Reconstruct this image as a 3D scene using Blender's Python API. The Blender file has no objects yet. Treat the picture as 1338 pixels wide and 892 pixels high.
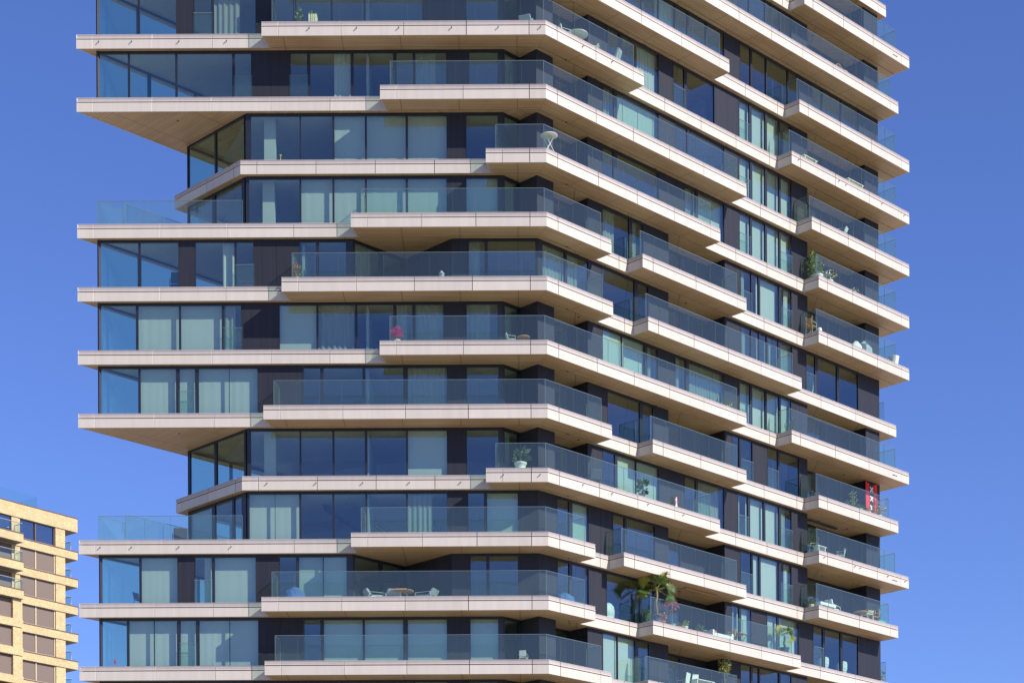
import bpy, math, random
from mathutils import Vector, Matrix
random.seed(7)
R_ = math.radians
S2 = 2 ** -.5
scene = bpy.context.scene
COL = scene.collection
# ------------------------------------------------------------------ camera
CAMZ = 2.0
F, CX, CY, RO = 2609.872, 683.192, 1405.516, -.0052035
cd = bpy.data.cameras.new('camera'); cam = bpy.data.objects.new('camera', cd); COL.objects.link(cam)
cd.sensor_width = 36; cd.lens = F * 36 / 1338; cd.clip_start = .5; cd.clip_end = 6000
cd.shift_x = (669 - CX) / 1338; cd.shift_y = (CY - 446) / 1338
c_, s_ = math.cos(RO), math.sin(RO)
cam.matrix_world = Matrix(((c_, -s_, 0, 0), (0, 0, -1, 0), (s_, c_, 0, CAMZ), (0, 0, 0, 1)))
scene.camera = cam
# ------------------------------------------------------------------ sky, sun, exposure
SUN_AZ, SUN_EL = R_(56), R_(35)            # azimuth to the right of the camera's back
sd = Vector((math.sin(SUN_AZ) * math.cos(SUN_EL), -math.cos(SUN_AZ) * math.cos(SUN_EL), math.sin(SUN_EL)))
w = bpy.data.worlds.new('World'); scene.world = w; w.use_nodes = True
nt = w.node_tree; nt.nodes.clear()
sky = nt.nodes.new('ShaderNodeTexSky'); sky.sky_type = 'NISHITA'; sky.sun_disc = False
sky.sun_elevation = SUN_EL; sky.sun_rotation = math.atan2(sd.x, sd.y)
sky.air_density = 1.0; sky.dust_density = .2; sky.ozone_density = 3.6; sky.altitude = 100
hs = nt.nodes.new('ShaderNodeMix'); hs.data_type = 'RGBA'; hs.blend_type = 'MULTIPLY'; hs.inputs[0].default_value = 1; hs.inputs[7].default_value = (.80, .90, 1.43, 1)
bg = nt.nodes.new('ShaderNodeBackground'); bg.inputs['Strength'].default_value = .086
wo = nt.nodes.new('ShaderNodeOutputWorld')
nt.links.new(sky.outputs[0], hs.inputs[6]); nt.links.new(hs.outputs[2], bg.inputs[0]); nt.links.new(bg.outputs[0], wo.inputs[0])
ld = bpy.data.lights.new('sun', 'SUN'); ld.energy = 5.0; ld.angle = R_(.5); ld.color = (1, .948, .88)
sun = bpy.data.objects.new('sun', ld); COL.objects.link(sun); sun.rotation_euler = (-sd).to_track_quat('-Z', 'Y').to_euler()
sun.location = (60, -60, 120)
scene.view_settings.view_transform = 'Standard'; scene.view_settings.look = 'None'
scene.view_settings.exposure = .5; scene.view_settings.gamma = 1; scene.view_settings.use_curve_mapping = False
scene.render.engine = 'CYCLES'
scene.cycles.transparent_max_bounces = 32; scene.cycles.max_bounces = 8; scene.cycles.glossy_bounces = 5
# ------------------------------------------------------------------ materials
def new_mat(name):
    m = bpy.data.materials.new(name); m.use_nodes = True
    n = m.node_tree; b = n.nodes['Principled BSDF']; return m, n, b
def plain(name, col, rough=.6, var=.08, scale=3., metal=0., spec=.5, stretch=None, bump=0.):
    m, n, b = new_mat(name)
    b.inputs['Roughness'].default_value = rough; b.inputs['Metallic'].default_value = metal
    b.inputs['Specular IOR Level'].default_value = spec
    tc = n.nodes.new('ShaderNodeTexCoord'); mp = n.nodes.new('ShaderNodeMapping'); no = n.nodes.new('ShaderNodeTexNoise')
    no.inputs['Scale'].default_value = scale; no.inputs['Detail'].default_value = 6
    if stretch: mp.inputs['Scale'].default_value = stretch
    mr = n.nodes.new('ShaderNodeMapRange'); mr.inputs[1].default_value = .3; mr.inputs[2].default_value = .7
    mr.inputs[3].default_value = 1 - var; mr.inputs[4].default_value = 1 + var
    mx = n.nodes.new('ShaderNodeMix'); mx.data_type = 'RGBA'; mx.blend_type = 'MULTIPLY'; mx.inputs[0].default_value = 1
    mx.inputs[6].default_value = (*col, 1)
    n.links.new(tc.outputs['Object'], mp.inputs[0]); n.links.new(mp.outputs[0], no.inputs[0])
    n.links.new(no.outputs[0], mr.inputs[0]); n.links.new(mr.outputs[0], mx.inputs[7]); n.links.new(mx.outputs[2], b.inputs['Base Color'])
    if bump:
        bp = n.nodes.new('ShaderNodeBump'); bp.inputs['Strength'].default_value = bump; bp.inputs['Distance'].default_value = .02
        n.links.new(no.outputs[0], bp.inputs['Height']); n.links.new(bp.outputs[0], b.inputs['Normal'])
    return m
def panel_mat(name, col, rough):
    m = plain(name, col, rough, .05, 1.6, stretch=(2.5, 2.5, .16)); n = m.node_tree; b = n.nodes['Principled BSDF']
    ge = n.nodes.new('ShaderNodeNewGeometry'); mr = n.nodes.new('ShaderNodeMapRange'); mr.inputs[3].default_value = .95; mr.inputs[4].default_value = 1.04
    n.links.new(ge.outputs['Random Per Island'], mr.inputs[0]); mx = n.nodes.new('ShaderNodeMix'); mx.data_type = 'RGBA'; mx.blend_type = 'MULTIPLY'; mx.inputs[0].default_value = 1
    n.links.new(b.inputs['Base Color'].links[0].from_socket, mx.inputs[6]); n.links.new(mr.outputs[0], mx.inputs[7]); n.links.new(mx.outputs[2], b.inputs['Base Color'])
    return m
def wood_soffit(name, ang):
    m, n, b = new_mat(name); b.inputs['Roughness'].default_value = .55
    tc = n.nodes.new('ShaderNodeTexCoord'); mp = n.nodes.new('ShaderNodeMapping'); mp.inputs['Rotation'].default_value = (0, 0, -ang)
    wv = n.nodes.new('ShaderNodeTexWave'); wv.bands_direction = 'Y'; wv.inputs['Scale'].default_value = 2 * math.pi / 20 / .16
    wv.wave_profile = 'SAW'
    n.links.new(tc.outputs['Object'], mp.inputs[0]); n.links.new(mp.outputs[0], wv.inputs[0])
    g = n.nodes.new('ShaderNodeMath'); g.operation = 'GREATER_THAN'; g.inputs[1].default_value = .86; n.links.new(wv.outputs['Fac'], g.inputs[0])
    mp2 = n.nodes.new('ShaderNodeMapping'); mp2.inputs['Scale'].default_value = (.35, 6.2, 1); n.links.new(mp.outputs[0], mp2.inputs[0])
    no = n.nodes.new('ShaderNodeTexNoise'); no.inputs['Scale'].default_value = 1.; no.inputs['Detail'].default_value = 4; n.links.new(mp2.outputs[0], no.inputs[0])
    no2 = n.nodes.new('ShaderNodeTexNoise'); no2.inputs['Scale'].default_value = .35; n.links.new(tc.outputs['Object'], no2.inputs[0])
    ad = n.nodes.new('ShaderNodeMath'); ad.operation = 'ADD'; n.links.new(no.outputs[0], ad.inputs[0]); n.links.new(no2.outputs[0], ad.inputs[1])
    cr = n.nodes.new('ShaderNodeValToRGB'); cr.color_ramp.elements[0].position = .36; cr.color_ramp.elements[1].position = .64
    cr.color_ramp.elements[0].color = (.40, .252, .125, 1); cr.color_ramp.elements[1].color = (.54, .378, .205, 1)
    hf = n.nodes.new('ShaderNodeMath'); hf.operation = 'MULTIPLY'; hf.inputs[1].default_value = .5; n.links.new(ad.outputs[0], hf.inputs[0]); n.links.new(hf.outputs[0], cr.inputs[0])
    mx = n.nodes.new('ShaderNodeMix'); mx.data_type = 'RGBA'; 
    w2 = n.nodes.new('ShaderNodeTexWave'); w2.bands_direction = 'X'; w2.wave_profile = 'SAW'; w2.inputs['Scale'].default_value = 2 * math.pi / 20 / 2.9; n.links.new(mp.outputs[0], w2.inputs[0])
    g2 = n.nodes.new('ShaderNodeMath'); g2.operation = 'GREATER_THAN'; g2.inputs[1].default_value = .987; n.links.new(w2.outputs['Fac'], g2.inputs[0])
    gm = n.nodes.new('ShaderNodeMath'); gm.operation = 'MAXIMUM'; n.links.new(g.outputs[0], gm.inputs[0]); n.links.new(g2.outputs[0], gm.inputs[1])
    n.links.new(gm.outputs[0], mx.inputs[0]); n.links.new(cr.outputs[0], mx.inputs[6]); mx.inputs[7].default_value = (.22, .125, .065, 1)
    n.links.new(mx.outputs[2], b.inputs['Base Color'])
    return m
def glass(name, tint, base, k, rough=0., wob=0., rcol=(1, 1, 1), dust=0.):
    m, n, b = new_mat(name); n.nodes.remove(b); out = [x for x in n.nodes if x.type == 'OUTPUT_MATERIAL'][0]
    tr = n.nodes.new('ShaderNodeBsdfTransparent'); tr.inputs[0].default_value = (*tint, 1)
    gl = n.nodes.new('ShaderNodeBsdfGlossy'); gl.inputs['Roughness'].default_value = rough; gl.inputs['Color'].default_value = (*rcol, 1)
    lw = n.nodes.new('ShaderNodeLayerWeight'); lw.inputs[0].default_value = .5
    fr = n.nodes.new('ShaderNodeMath'); fr.operation = 'POWER'; fr.inputs[1].default_value = 4.; n.links.new(lw.outputs['Facing'], fr.inputs[0])
    ma = n.nodes.new('ShaderNodeMath'); ma.operation = 'MULTIPLY_ADD'; ma.inputs[1].default_value = k; ma.inputs[2].default_value = base; ma.use_clamp = True
    mx = n.nodes.new('ShaderNodeMixShader')
    n.links.new(fr.outputs[0], ma.inputs[0]); n.links.new(ma.outputs[0], mx.inputs[0]); n.links.new(tr.outputs[0], mx.inputs[1]); n.links.new(gl.outputs[0], mx.inputs[2])
    if dust:                                      # a thin film of dust that catches the sun
        df = n.nodes.new('ShaderNodeBsdfDiffuse'); df.inputs[0].default_value = (.8, .8, .76, 1); tl = n.nodes.new('ShaderNodeBsdfTranslucent'); tl.inputs[0].default_value = (.8, .8, .76, 1)
        md = n.nodes.new('ShaderNodeMixShader'); md.inputs[0].default_value = .4; n.links.new(df.outputs[0], md.inputs[1]); n.links.new(tl.outputs[0], md.inputs[2])
        m3 = n.nodes.new('ShaderNodeMixShader'); m3.inputs[0].default_value = dust; n.links.new(mx.outputs[0], m3.inputs[1]); n.links.new(md.outputs[0], m3.inputs[2]); mx = m3
    n.links.new(mx.outputs[0], out.inputs[0])
    if wob:
        tc = n.nodes.new('ShaderNodeTexCoord'); no = n.nodes.new('ShaderNodeTexNoise'); no.inputs['Scale'].default_value = .55; no.inputs['Detail'].default_value = 1
        bp = n.nodes.new('ShaderNodeBump'); bp.inputs['Strength'].default_value = wob; bp.inputs['Distance'].default_value = .05
        n.links.new(tc.outputs['Object'], no.inputs[0]); n.links.new(no.outputs[0], bp.inputs['Height']); n.links.new(bp.outputs[0], gl.inputs['Normal'])
    return m
def cloth(name, col, alpha=1., var=.06, folds=True):
    m, n, b = new_mat(name); b.inputs['Roughness'].default_value = .9; b.inputs['Base Color'].default_value = (*col, 1); b.inputs['Specular IOR Level'].default_value = .1
    out = [x for x in n.nodes if x.type == 'OUTPUT_MATERIAL'][0]
    tl = n.nodes.new('ShaderNodeBsdfTranslucent'); tl.inputs[0].default_value = (*col, 1)
    m1 = n.nodes.new('ShaderNodeMixShader'); m1.inputs[0].default_value = .22
    n.links.new(b.outputs[0], m1.inputs[1]); n.links.new(tl.outputs[0], m1.inputs[2])
    last = m1
    if alpha < 1:
        tp = n.nodes.new('ShaderNodeBsdfTransparent'); m2 = n.nodes.new('ShaderNodeMixShader'); m2.inputs[0].default_value = alpha
        n.links.new(tp.outputs[0], m2.inputs[1]); n.links.new(m1.outputs[0], m2.inputs[2]); last = m2
    n.links.new(last.outputs[0], out.inputs[0])
    return m
def leafm(m):                                     # thin leaves let some sunlight through
    n = m.node_tree; b = n.nodes['Principled BSDF']; out = [x for x in n.nodes if x.type == 'OUTPUT_MATERIAL'][0]
    tl = n.nodes.new('ShaderNodeBsdfTranslucent'); n.links.new(b.inputs['Base Color'].links[0].from_socket, tl.inputs[0])
    mx = n.nodes.new('ShaderNodeMixShader'); mx.inputs[0].default_value = .35; n.links.new(b.outputs[0], mx.inputs[1]); n.links.new(tl.outputs[0], mx.inputs[2]); n.links.new(mx.outputs[0], out.inputs[0])
def brick(name):
    m, n, b = new_mat(name); b.inputs['Roughness'].default_value = .85
    tc = n.nodes.new('ShaderNodeTexCoord'); sp = n.nodes.new('ShaderNodeSeparateXYZ'); cb = n.nodes.new('ShaderNodeCombineXYZ')
    n.links.new(tc.outputs['Object'], sp.inputs[0])
    ad = n.nodes.new('ShaderNodeMath'); ad.operation = 'ADD'; n.links.new(sp.outputs[0], ad.inputs[0]); n.links.new(sp.outputs[1], ad.inputs[1])
    n.links.new(ad.outputs[0], cb.inputs[0]); n.links.new(sp.outputs[2], cb.inputs[1])
    br = n.nodes.new('ShaderNodeTexBrick'); br.inputs['Scale'].default_value = 2.4; br.inputs['Mortar Size'].default_value = .02
    br.inputs['Color1'].default_value = (.54, .42, .22, 1); br.inputs['Color2'].default_value = (.40, .27, .12, 1); br.inputs['Mortar'].default_value = (.47, .38, .23, 1)
    no = n.nodes.new('ShaderNodeTexNoise'); no.inputs['Scale'].default_value = 1.1; no.inputs['Detail'].default_value = 8
    n.links.new(cb.outputs[0], br.inputs[0]); n.links.new(tc.outputs['Object'], no.inputs[0])
    mr = n.nodes.new('ShaderNodeMapRange'); mr.inputs[1].default_value = .3; mr.inputs[2].default_value = .7; mr.inputs[3].default_value = .90; mr.inputs[4].default_value = 1.08
    n.links.new(no.outputs[0], mr.inputs[0])
    mx = n.nodes.new('ShaderNodeMix'); mx.data_type = 'RGBA'; mx.blend_type = 'MULTIPLY'; mx.inputs[0].default_value = 1
    n.links.new(br.outputs[0], mx.inputs[6]); n.links.new(mr.outputs[0], mx.inputs[7]); n.links.new(mx.outputs[2], b.inputs['Base Color'])
    return m
M = dict(
    fascia=panel_mat('fascia_stone', (.49, .436, .372), .5), cap=panel_mat('fascia_cap', (.36, .31, .295), .4),
    body=plain('slab_core', (.05, .045, .045), .8, .1),
    deck=plain('balcony_deck', (.38, .355, .32), .8, .12),
    panel=plain('dark_cladding', (.021, .022, .030), .5, .16, 1.3, spec=.2, stretch=(6, 6, .18), bump=.15),
    frame=plain('window_frame', (.012, .013, .020), .35, .1),
    woodA=wood_soffit('soffit_wood', 0), woodB=wood_soffit('soffit_wood_long_side', R_(45)), woodC=wood_soffit('soffit_wood_corner', R_(135)),
    pane=glass('window_glass', (.70, .88, .78), .155, .8, wob=.03, rcol=(.80, .93, 1)),
    rail=glass('balustrade_glass', (.905, .976, .932), .055, .7, rcol=(1, .98, .80), dust=.010),
    edge=plain('glass_edge', (.12, .165, .17), .2, .03),
    curtain=cloth('curtain_cloth', (.55, .52, .50)), sheer=cloth('sheer_cloth', (.54, .51, .48), .55), blind=cloth('blind_cloth', (.62, .66, .66)),
    inner=plain('room_plaster', (.30, .30, .295), .9, .06), ceil=plain('room_ceiling', (.45, .45, .44), .9, .04),
    steel=plain('dark_metal', (.03, .03, .035), .4, .05, metal=.0), spout=plain('spout_metal', (.12, .12, .15), .4, .05),
    floor=plain('room_floor', (.16, .115, .08), .6, .15),
    concrete=plain('paving', (.42, .385, .33), .9, .12, .4),
    brick=brick('yellow_brick'), nblind=plain('brown_blind', (.155, .115, .095), .8, .06, stretch=(1, 1, 8)), ncap=plain('brown_coping', (.10, .06, .045), .6),
    nsoff=plain('grey_soffit', (.20, .18, .15), .8), nplinth=plain('grey_plinth', (.22, .20, .15), .7), nframe=plain('pale_frame', (.45, .36, .22), .5),
    npane=glass('neighbour_glass', (.45, .5, .62), .2, .8), nrail=glass('neighbour_rail_glass', (.90, .965, .935), .045, .6), ngrey=plain('rail_metal', (.33, .34, .34), .4),
    white=plain('white_paint', (.60, .60, .57), .5, .04), offw=plain('cream_paint', (.72, .66, .45), .6, .06), wood=plain('garden_wood', (.48, .27, .12), .6, .2, 9.),
    leaf=plain('leaf_green', (.075, .14, .03), .5, .35, 7.), leafy=plain('leaf_yellow_green', (.34, .36, .05), .5, .3, 6.), leafd=plain('leaf_dark', (.03, .06, .02), .5, .3, 6.),
    olive=plain('olive_leaf', (.17, .18, .075), .6, .3, 6.), pink=plain('pink_petal', (.70, .03, .30), .6, .2, 9.), yellow=plain('yellow_petal', (.75, .45, .02), .6, .2),
    redp=plain('red_petal', (.55, .04, .06), .6, .2), terra=plain('terracotta', (.42, .14, .07), .8, .1), stem=plain('stem_bark', (.20, .14, .08), .9, .2, 12.),
    red=plain('red_cloth', (.60, .02, .03), .8, .08), black=plain('black_cloth', (.012, .012, .015), .8, .1), fwhite=plain('white_cloth', (.62, .62, .61), .8, .04),
    blue=plain('blue_cloth', (.045, .11, .28), .8, .15, 4.), grey=plain('grey_cloth', (.30, .33, .38), .8, .1), greyd=plain('dark_cloth', (.06, .07, .10), .8, .1),
    green=plain('green_glaze', (.12, .30, .22), .4, .1), skin=plain('figure_skin', (.55, .33, .22), .6, .05), hair=plain('figure_hair', (.03, .02, .015), .7, .05),
    teal=plain('teal_fabric', (.06, .38, .38), .7, .1), rattan=plain('rattan', (.36, .20, .10), .8, .3, 14.),
)
for q_ in ('leaf', 'leafy', 'olive', 'pink'): leafm(M[q_])
# ------------------------------------------------------------------ mesh helpers
class MB:
    def __init__(s): s.v = []; s.f = []; s.mi = []; s.ms = []; s.sm = []
    def m(s, mat):
        if mat not in s.ms: s.ms.append(mat)
        return s.ms.index(mat)
    def face(s, pts, mat, smooth=False):
        i = len(s.v); s.v += [tuple(p) for p in pts]; s.f.append(tuple(range(i, i + len(pts)))); s.mi.append(s.m(mat)); s.sm.append(smooth)
    def hexa(s, b, t, mat):                       # bottom quad, top quad (same order)
        i = len(s.v); s.v += [tuple(p) for p in b] + [tuple(p) for p in t]; k = s.m(mat)
        for q in ((3, 2, 1, 0), (4, 5, 6, 7), (0, 1, 5, 4), (1, 2, 6, 5), (2, 3, 7, 6), (3, 0, 4, 7)):
            s.f.append(tuple(i + a for a in q)); s.mi.append(k); s.sm.append(False)
    def prism(s, xy, z0, z1, mat, top=None, bot=None, sides=True):
        n = len(xy); i = len(s.v); s.v += [(p[0], p[1], z0) for p in xy] + [(p[0], p[1], z1) for p in xy]
        s.f.append(tuple(i + a for a in reversed(range(n)))); s.mi.append(s.m(bot or mat)); s.sm.append(False)
        s.f.append(tuple(i + n + a for a in range(n))); s.mi.append(s.m(top or mat)); s.sm.append(False)
        for a in range(n):
            c = (a + 1) % n; s.f.append((i + a, i + c, i + n + c, i + n + a)); s.mi.append(s.m(mat)); s.sm.append(False)
    def lbox(s, L, s0, s1, d0, d1, z0, z1, mat):  # box in a wall line's frame: along, depth (inward), height
        q = [L.p(s0, d0), L.p(s1, d0), L.p(s1, d1), L.p(s0, d1)]
        s.hexa([(*a, z0) for a in q], [(*a, z1) for a in q], mat)
    def box(s, x0, x1, y0, y1, z0, z1, mat): s.prism([(x0, y0), (x1, y0), (x1, y1), (x0, y1)], z0, z1, mat)
    def tube(s, pts, rad, mat, n=8, caps=True):
        pts = [Vector(p) for p in pts]
        if not isinstance(rad, (list, tuple)): rad = [rad] * len(pts)
        k = s.m(mat); i0 = len(s.v); up = None
        for j, p in enumerate(pts):
            d = (pts[min(j + 1, len(pts) - 1)] - pts[max(j - 1, 0)]).normalized()
            a = Vector((0, 0, 1)) if abs(d.z) < .9 else Vector((1, 0, 0))
            u = d.cross(a).normalized(); v = d.cross(u)
            for t in range(n):
                an = 2 * math.pi * t / n; s.v.append(tuple(p + (u * math.cos(an) + v * math.sin(an)) * rad[j]))
        for j in range(len(pts) - 1):
            for t in range(n):
                a, b = i0 + j * n + t, i0 + j * n + (t + 1) % n; s.f.append((a, b, b + n, a + n)); s.mi.append(k); s.sm.append(True)
        if caps:
            s.f.append(tuple(i0 + t for t in range(n))); s.mi.append(k); s.sm.append(False)
            s.f.append(tuple(i0 + (len(pts) - 1) * n + t for t in reversed(range(n)))); s.mi.append(k); s.sm.append(False)
    def lathe(s, prof, mat, n=20, o=(0, 0, 0), sq=1.):
        k = s.m(mat); i0 = len(s.v)
        for r, z in prof:
            for t in range(n):
                a = 2 * math.pi * t / n; s.v.append((o[0] + r * math.cos(a), o[1] + r * sq * math.sin(a), o[2] + z))
        for j in range(len(prof) - 1):
            for t in range(n):
                a, b = i0 + j * n + t, i0 + j * n + (t + 1) % n; s.f.append((a, b, b + n, a + n)); s.mi.append(k); s.sm.append(True)
        for j in (0, len(prof) - 1):
            if prof[j][0] > .001: s.f.append(tuple(i0 + j * n + t for t in range(n))); s.mi.append(k); s.sm.append(False)
    def build(s, name, parent=None):
        me = bpy.data.meshes.new(name); me.from_pydata(s.v, [], s.f)
        for mt in s.ms: me.materials.append(mt)
        me.polygons.foreach_set('material_index', s.mi); me.polygons.foreach_set('use_smooth', s.sm); me.update()
        o = bpy.data.objects.new(name, me); COL.objects.link(o)
        if parent: o.parent = parent
        return o
def tag(o, label=None, cat=None, group=None, kind=None):
    if label: o['label'] = label
    if cat: o['category'] = cat
    if group: o['group'] = group
    if kind: o['kind'] = kind
    return o
def thing(name, label, cat, loc=(0, 0, 0), rz=0, group=None):
    o = bpy.data.objects.new(name, None); COL.objects.link(o); o.location = loc; o.rotation_euler = (0, 0, rz)
    o.empty_display_size = .3
    return tag(o, label, cat, group)
# ------------------------------------------------------------------ plan geometry (metres; camera at the origin)
DB = (S2, S2); NB = (-S2, S2); DC = (-S2, S2)
def un(px, py):
    du, dv = px - CX, py - CY; return (c_ * du + s_ * dv) / F
class Line:
    """a wall line: o + s*d along, n inward"""
    def __init__(s, o, d, n): s.o, s.d, s.n = o, d, n
    def p(s, t, off=0.): return (s.o[0] + s.d[0] * t + s.n[0] * off, s.o[1] + s.d[1] * t + s.n[1] * off)
    def off(s, k): return Line(s.p(0, k), s.d, s.n)
    def at(s, px, py):                            # distance along for an image column (at image row py)
        k = un(px, py); return (k * s.o[1] - s.o[0]) / (s.d[0] - k * s.d[1])
def meet(A, B):                                   # s on A where it meets B
    det = A.d[0] * -B.d[1] + B.d[0] * A.d[1]; ex, ey = B.o[0] - A.o[0], B.o[1] - A.o[1]
    return (ex * -B.d[1] + B.d[0] * ey) / det
RC = (1.3956, 100 - 1.1443)                       # corner of the balcony fronts
EA, EB, GS = 1.1443, 1.05, .28
H, Z1, FH = 3.16005, 52.2217 + CAMZ, .70
zf = lambda k: Z1 - (k - 1) * H
A2 = Line((0, 100 - EA), (1, 0), (0, 1)); A1 = A2.off(EA); AG = A1.off(GS)
B2 = Line(RC, DB, NB); B1 = B2.off(EB); BG = B1.off(GS)
XL = -22.093
LE = Line((XL, 100), DB, (S2, -S2)); LG = LE.off(.47)      # left (hidden) edge and its glass
XC = -13.9076
def arow(k): return CY - (zf(k) + 1.2 - CAMZ) / 100.3 * F   # image row of a storey on the short side
def brow(k, px):
    t = BG.at(px, 450); y = BG.p(t)[1]; return CY - (zf(k) + 1.2 - CAMZ) / y * F
ax = lambda px, k: AG.at(px, arow(k))
bx = lambda px, k: BG.at(px, brow(k, px))
CORN = BG.p(meet(BG, AG)); CT = meet(BG, AG); CXA = CORN[0]
END = BG.at(1148.5, 450)                          # far end of the glass on the long side
NICHE = 1.27
W = 16.0                                          # depth of the plan
# balconies read from the photograph: where each starts / ends; unseen upper ones are guessed, added for their shadows
A2S = {-5: 500, -4: 368, -3: 458, -2: 634, -1: 500, 0: 368, 1: 341.6, 2: 496.5, 3: 634.7, 4: 458.3, 5: 367.9, 6: 496, 7: 344, 8: 634.9, 9: 458.5, 10: 341.5, 11: 345.7, 12: 500, 13: 640}
A2Y = {1: 28, 2: 112, 3: 195, 4: 278, 5: 363, 6: 445, 7: 530, 8: 609, 9: 695, 10: 780, 11: 863}
B2E = {-5: 941, -4: 800, -3: 800, -2: 800, -1: 1173.8, 0: 953, 1: 841.3, 2: 975.4, 3: 941.2, 4: 799, 5: 801, 6: 975.4, 7: 799.6, 8: 940.8, 9: 778, 10: 778, 11: 799.3, 12: 975, 13: 940}
MID = {-4: (840, 975), -3: (847, 1047), -2: (853, 975), 4: (839.7, 975.4), 5: (847, 1047.6), 7: (853, 975.4), 9: (815.3, 975.2), 10: (853.3, 1046.5), 11: (846.9, 975.4)}
RIGHT = {-4: (1070, 1188), -2: (1051, 1188), 0: (1044.6, 1188), 1: (1034.5, 1188), 2: (1060.8, 1188), 3: (1069.8, 1188), 4: (1069.8, 1188), 6: (1034.5, 1187.7), 7: (1069.8, 1173.8), 8: (1070.2, 1187.4), 9: (1070, 1173.6), 11: (1045, 1188), 12: (1060, 1188)}
INEND = {-3: 1157.6, 5: 1171, 10: 1171}
RECESS = (3, 8)
def b2t(px, k):
    y0 = 400
    t = B2.at(px, 400)
    for _ in range(3):
        y = B2.p(t)[1]; t = B2.at(px, CY - (zf(k) - CAMZ) / y * F)
    return t
def a2s(px, k): return A2.at(px, CY - (zf(k) - CAMZ) / 98.86 * F)
# ------------------------------------------------------------------ ground
g = MB(); g.face([(-2500, -2500, 0), (2500, -2500, 0), (2500, 2500, 0), (-2500, 2500, 0)], M['concrete']); gr = g.build('ground'); tag(gr, 'pale paved ground around the towers', 'ground', kind='structure')
# ------------------------------------------------------------------ the tower
T = thing('apartment_tower', 'tall dark-glazed residential tower with pale jutting balcony bands and wooden soffits', 'tower', (0, 100, 0))
TO = Vector((0, 100, 0))
def part(mb, name, parent=None, **kw):
    for i, p in enumerate(mb.v): mb.v[i] = (p[0], p[1] - 100, p[2])
    o = mb.build(name, T if parent is None else parent); tag(o, **kw); return o
def inset(poly, ds):                              # move every edge inwards by ds[i]; convex-corner offset of a CCW polygon
    n = len(poly); out = []
    L = []
    for i in range(n):
        a, b = Vector(poly[i]), Vector(poly[(i + 1) % n]); d = (b - a).normalized(); nn = Vector((-d.y, d.x)); o = a + nn * ds[i]; L.append(Line(tuple(o), tuple(d), tuple(nn)))
    for i in range(n):
        A, B = L[i - 1], L[i]
        det = A.d[0] * -B.d[1] + B.d[0] * A.d[1]
        out.append(A.p(meet(A, B)) if abs(det) > 1e-4 else B.o)
    return out
def lerp(a, b, t): return (a[0] + (b[0] - a[0]) * t, a[1] + (b[1] - a[1]) * t)
def fascia_edge(mb, a, b, ia, ib, z, step=2.95, ends=(.82, .82)):
    """cladding panels along one edge a->b of a slab (ia, ib: inner corners): cap, bright strip, groove, panel, open joints"""
    L = math.dist(a, b)
    cuts = [0]
    if ends[0] and L > 2.2: cuts.append(ends[0] / L)
    if ends[1] and L > 2.2: cuts.append(1 - ends[1] / L)
    cuts.append(1); cuts = sorted(set(cuts)); fin = [cuts[0]]
    for c in cuts[1:]:
        seg = (c - fin[-1]) * L; n = max(1, round(seg / step)); p = fin[-1]
        fin += [p + (c - p) * j / n for j in range(1, n + 1)]
    d = ((b[0] - a[0]) / L, (b[1] - a[1]) / L); nn = (d[1], -d[0])     # outward for CCW
    g_ = .018 / L
    for j in range(len(fin) - 1):
        t0 = fin[j] + (g_ if j else 0); t1 = fin[j + 1] - (g_ if j < len(fin) - 2 else 0)
        o0, o1, i1, i0 = lerp(a, b, t0), lerp(a, b, t1), lerp(ia, ib, t1), lerp(ia, ib, t0)
        def bx_(z0, z1, out, mat):
            p0 = (o0[0] + nn[0] * out, o0[1] + nn[1] * out); p1 = (o1[0] + nn[0] * out, o1[1] + nn[1] * out)
            q = [p0, p1, i1, i0]; mb.hexa([(*p, z0) for p in q], [(*p, z1) for p in q], mat)
        bx_(z - FH, z - .25, 0, M['fascia']); bx_(z - .205, z - .165, .006, M['fascia']); bx_(z - .162, z - .02, -.012, M['cap']); bx_(z - .018, z, .004, M['fascia'])
def soffit_dots(parent, pts, z):
    for p in pts:
        d = MB(); d.lathe([(.055, 0), (.055, .02), (.05, .02)], M['steel'], 12, (p[0], p[1], z - .018)); part(d, 'downlight', parent)
def spouts(parent, L, ss, z):
    for s in ss:
        d = MB(); a = L.p(s, .03); b = L.p(s, -.11); d.tube([(*a, z), (*b, z - .01)], .026, M['spout'], 8); part(d, 'drain_spout', parent)
slabs = {}
KMIN, KMAX = -5, 17
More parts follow.
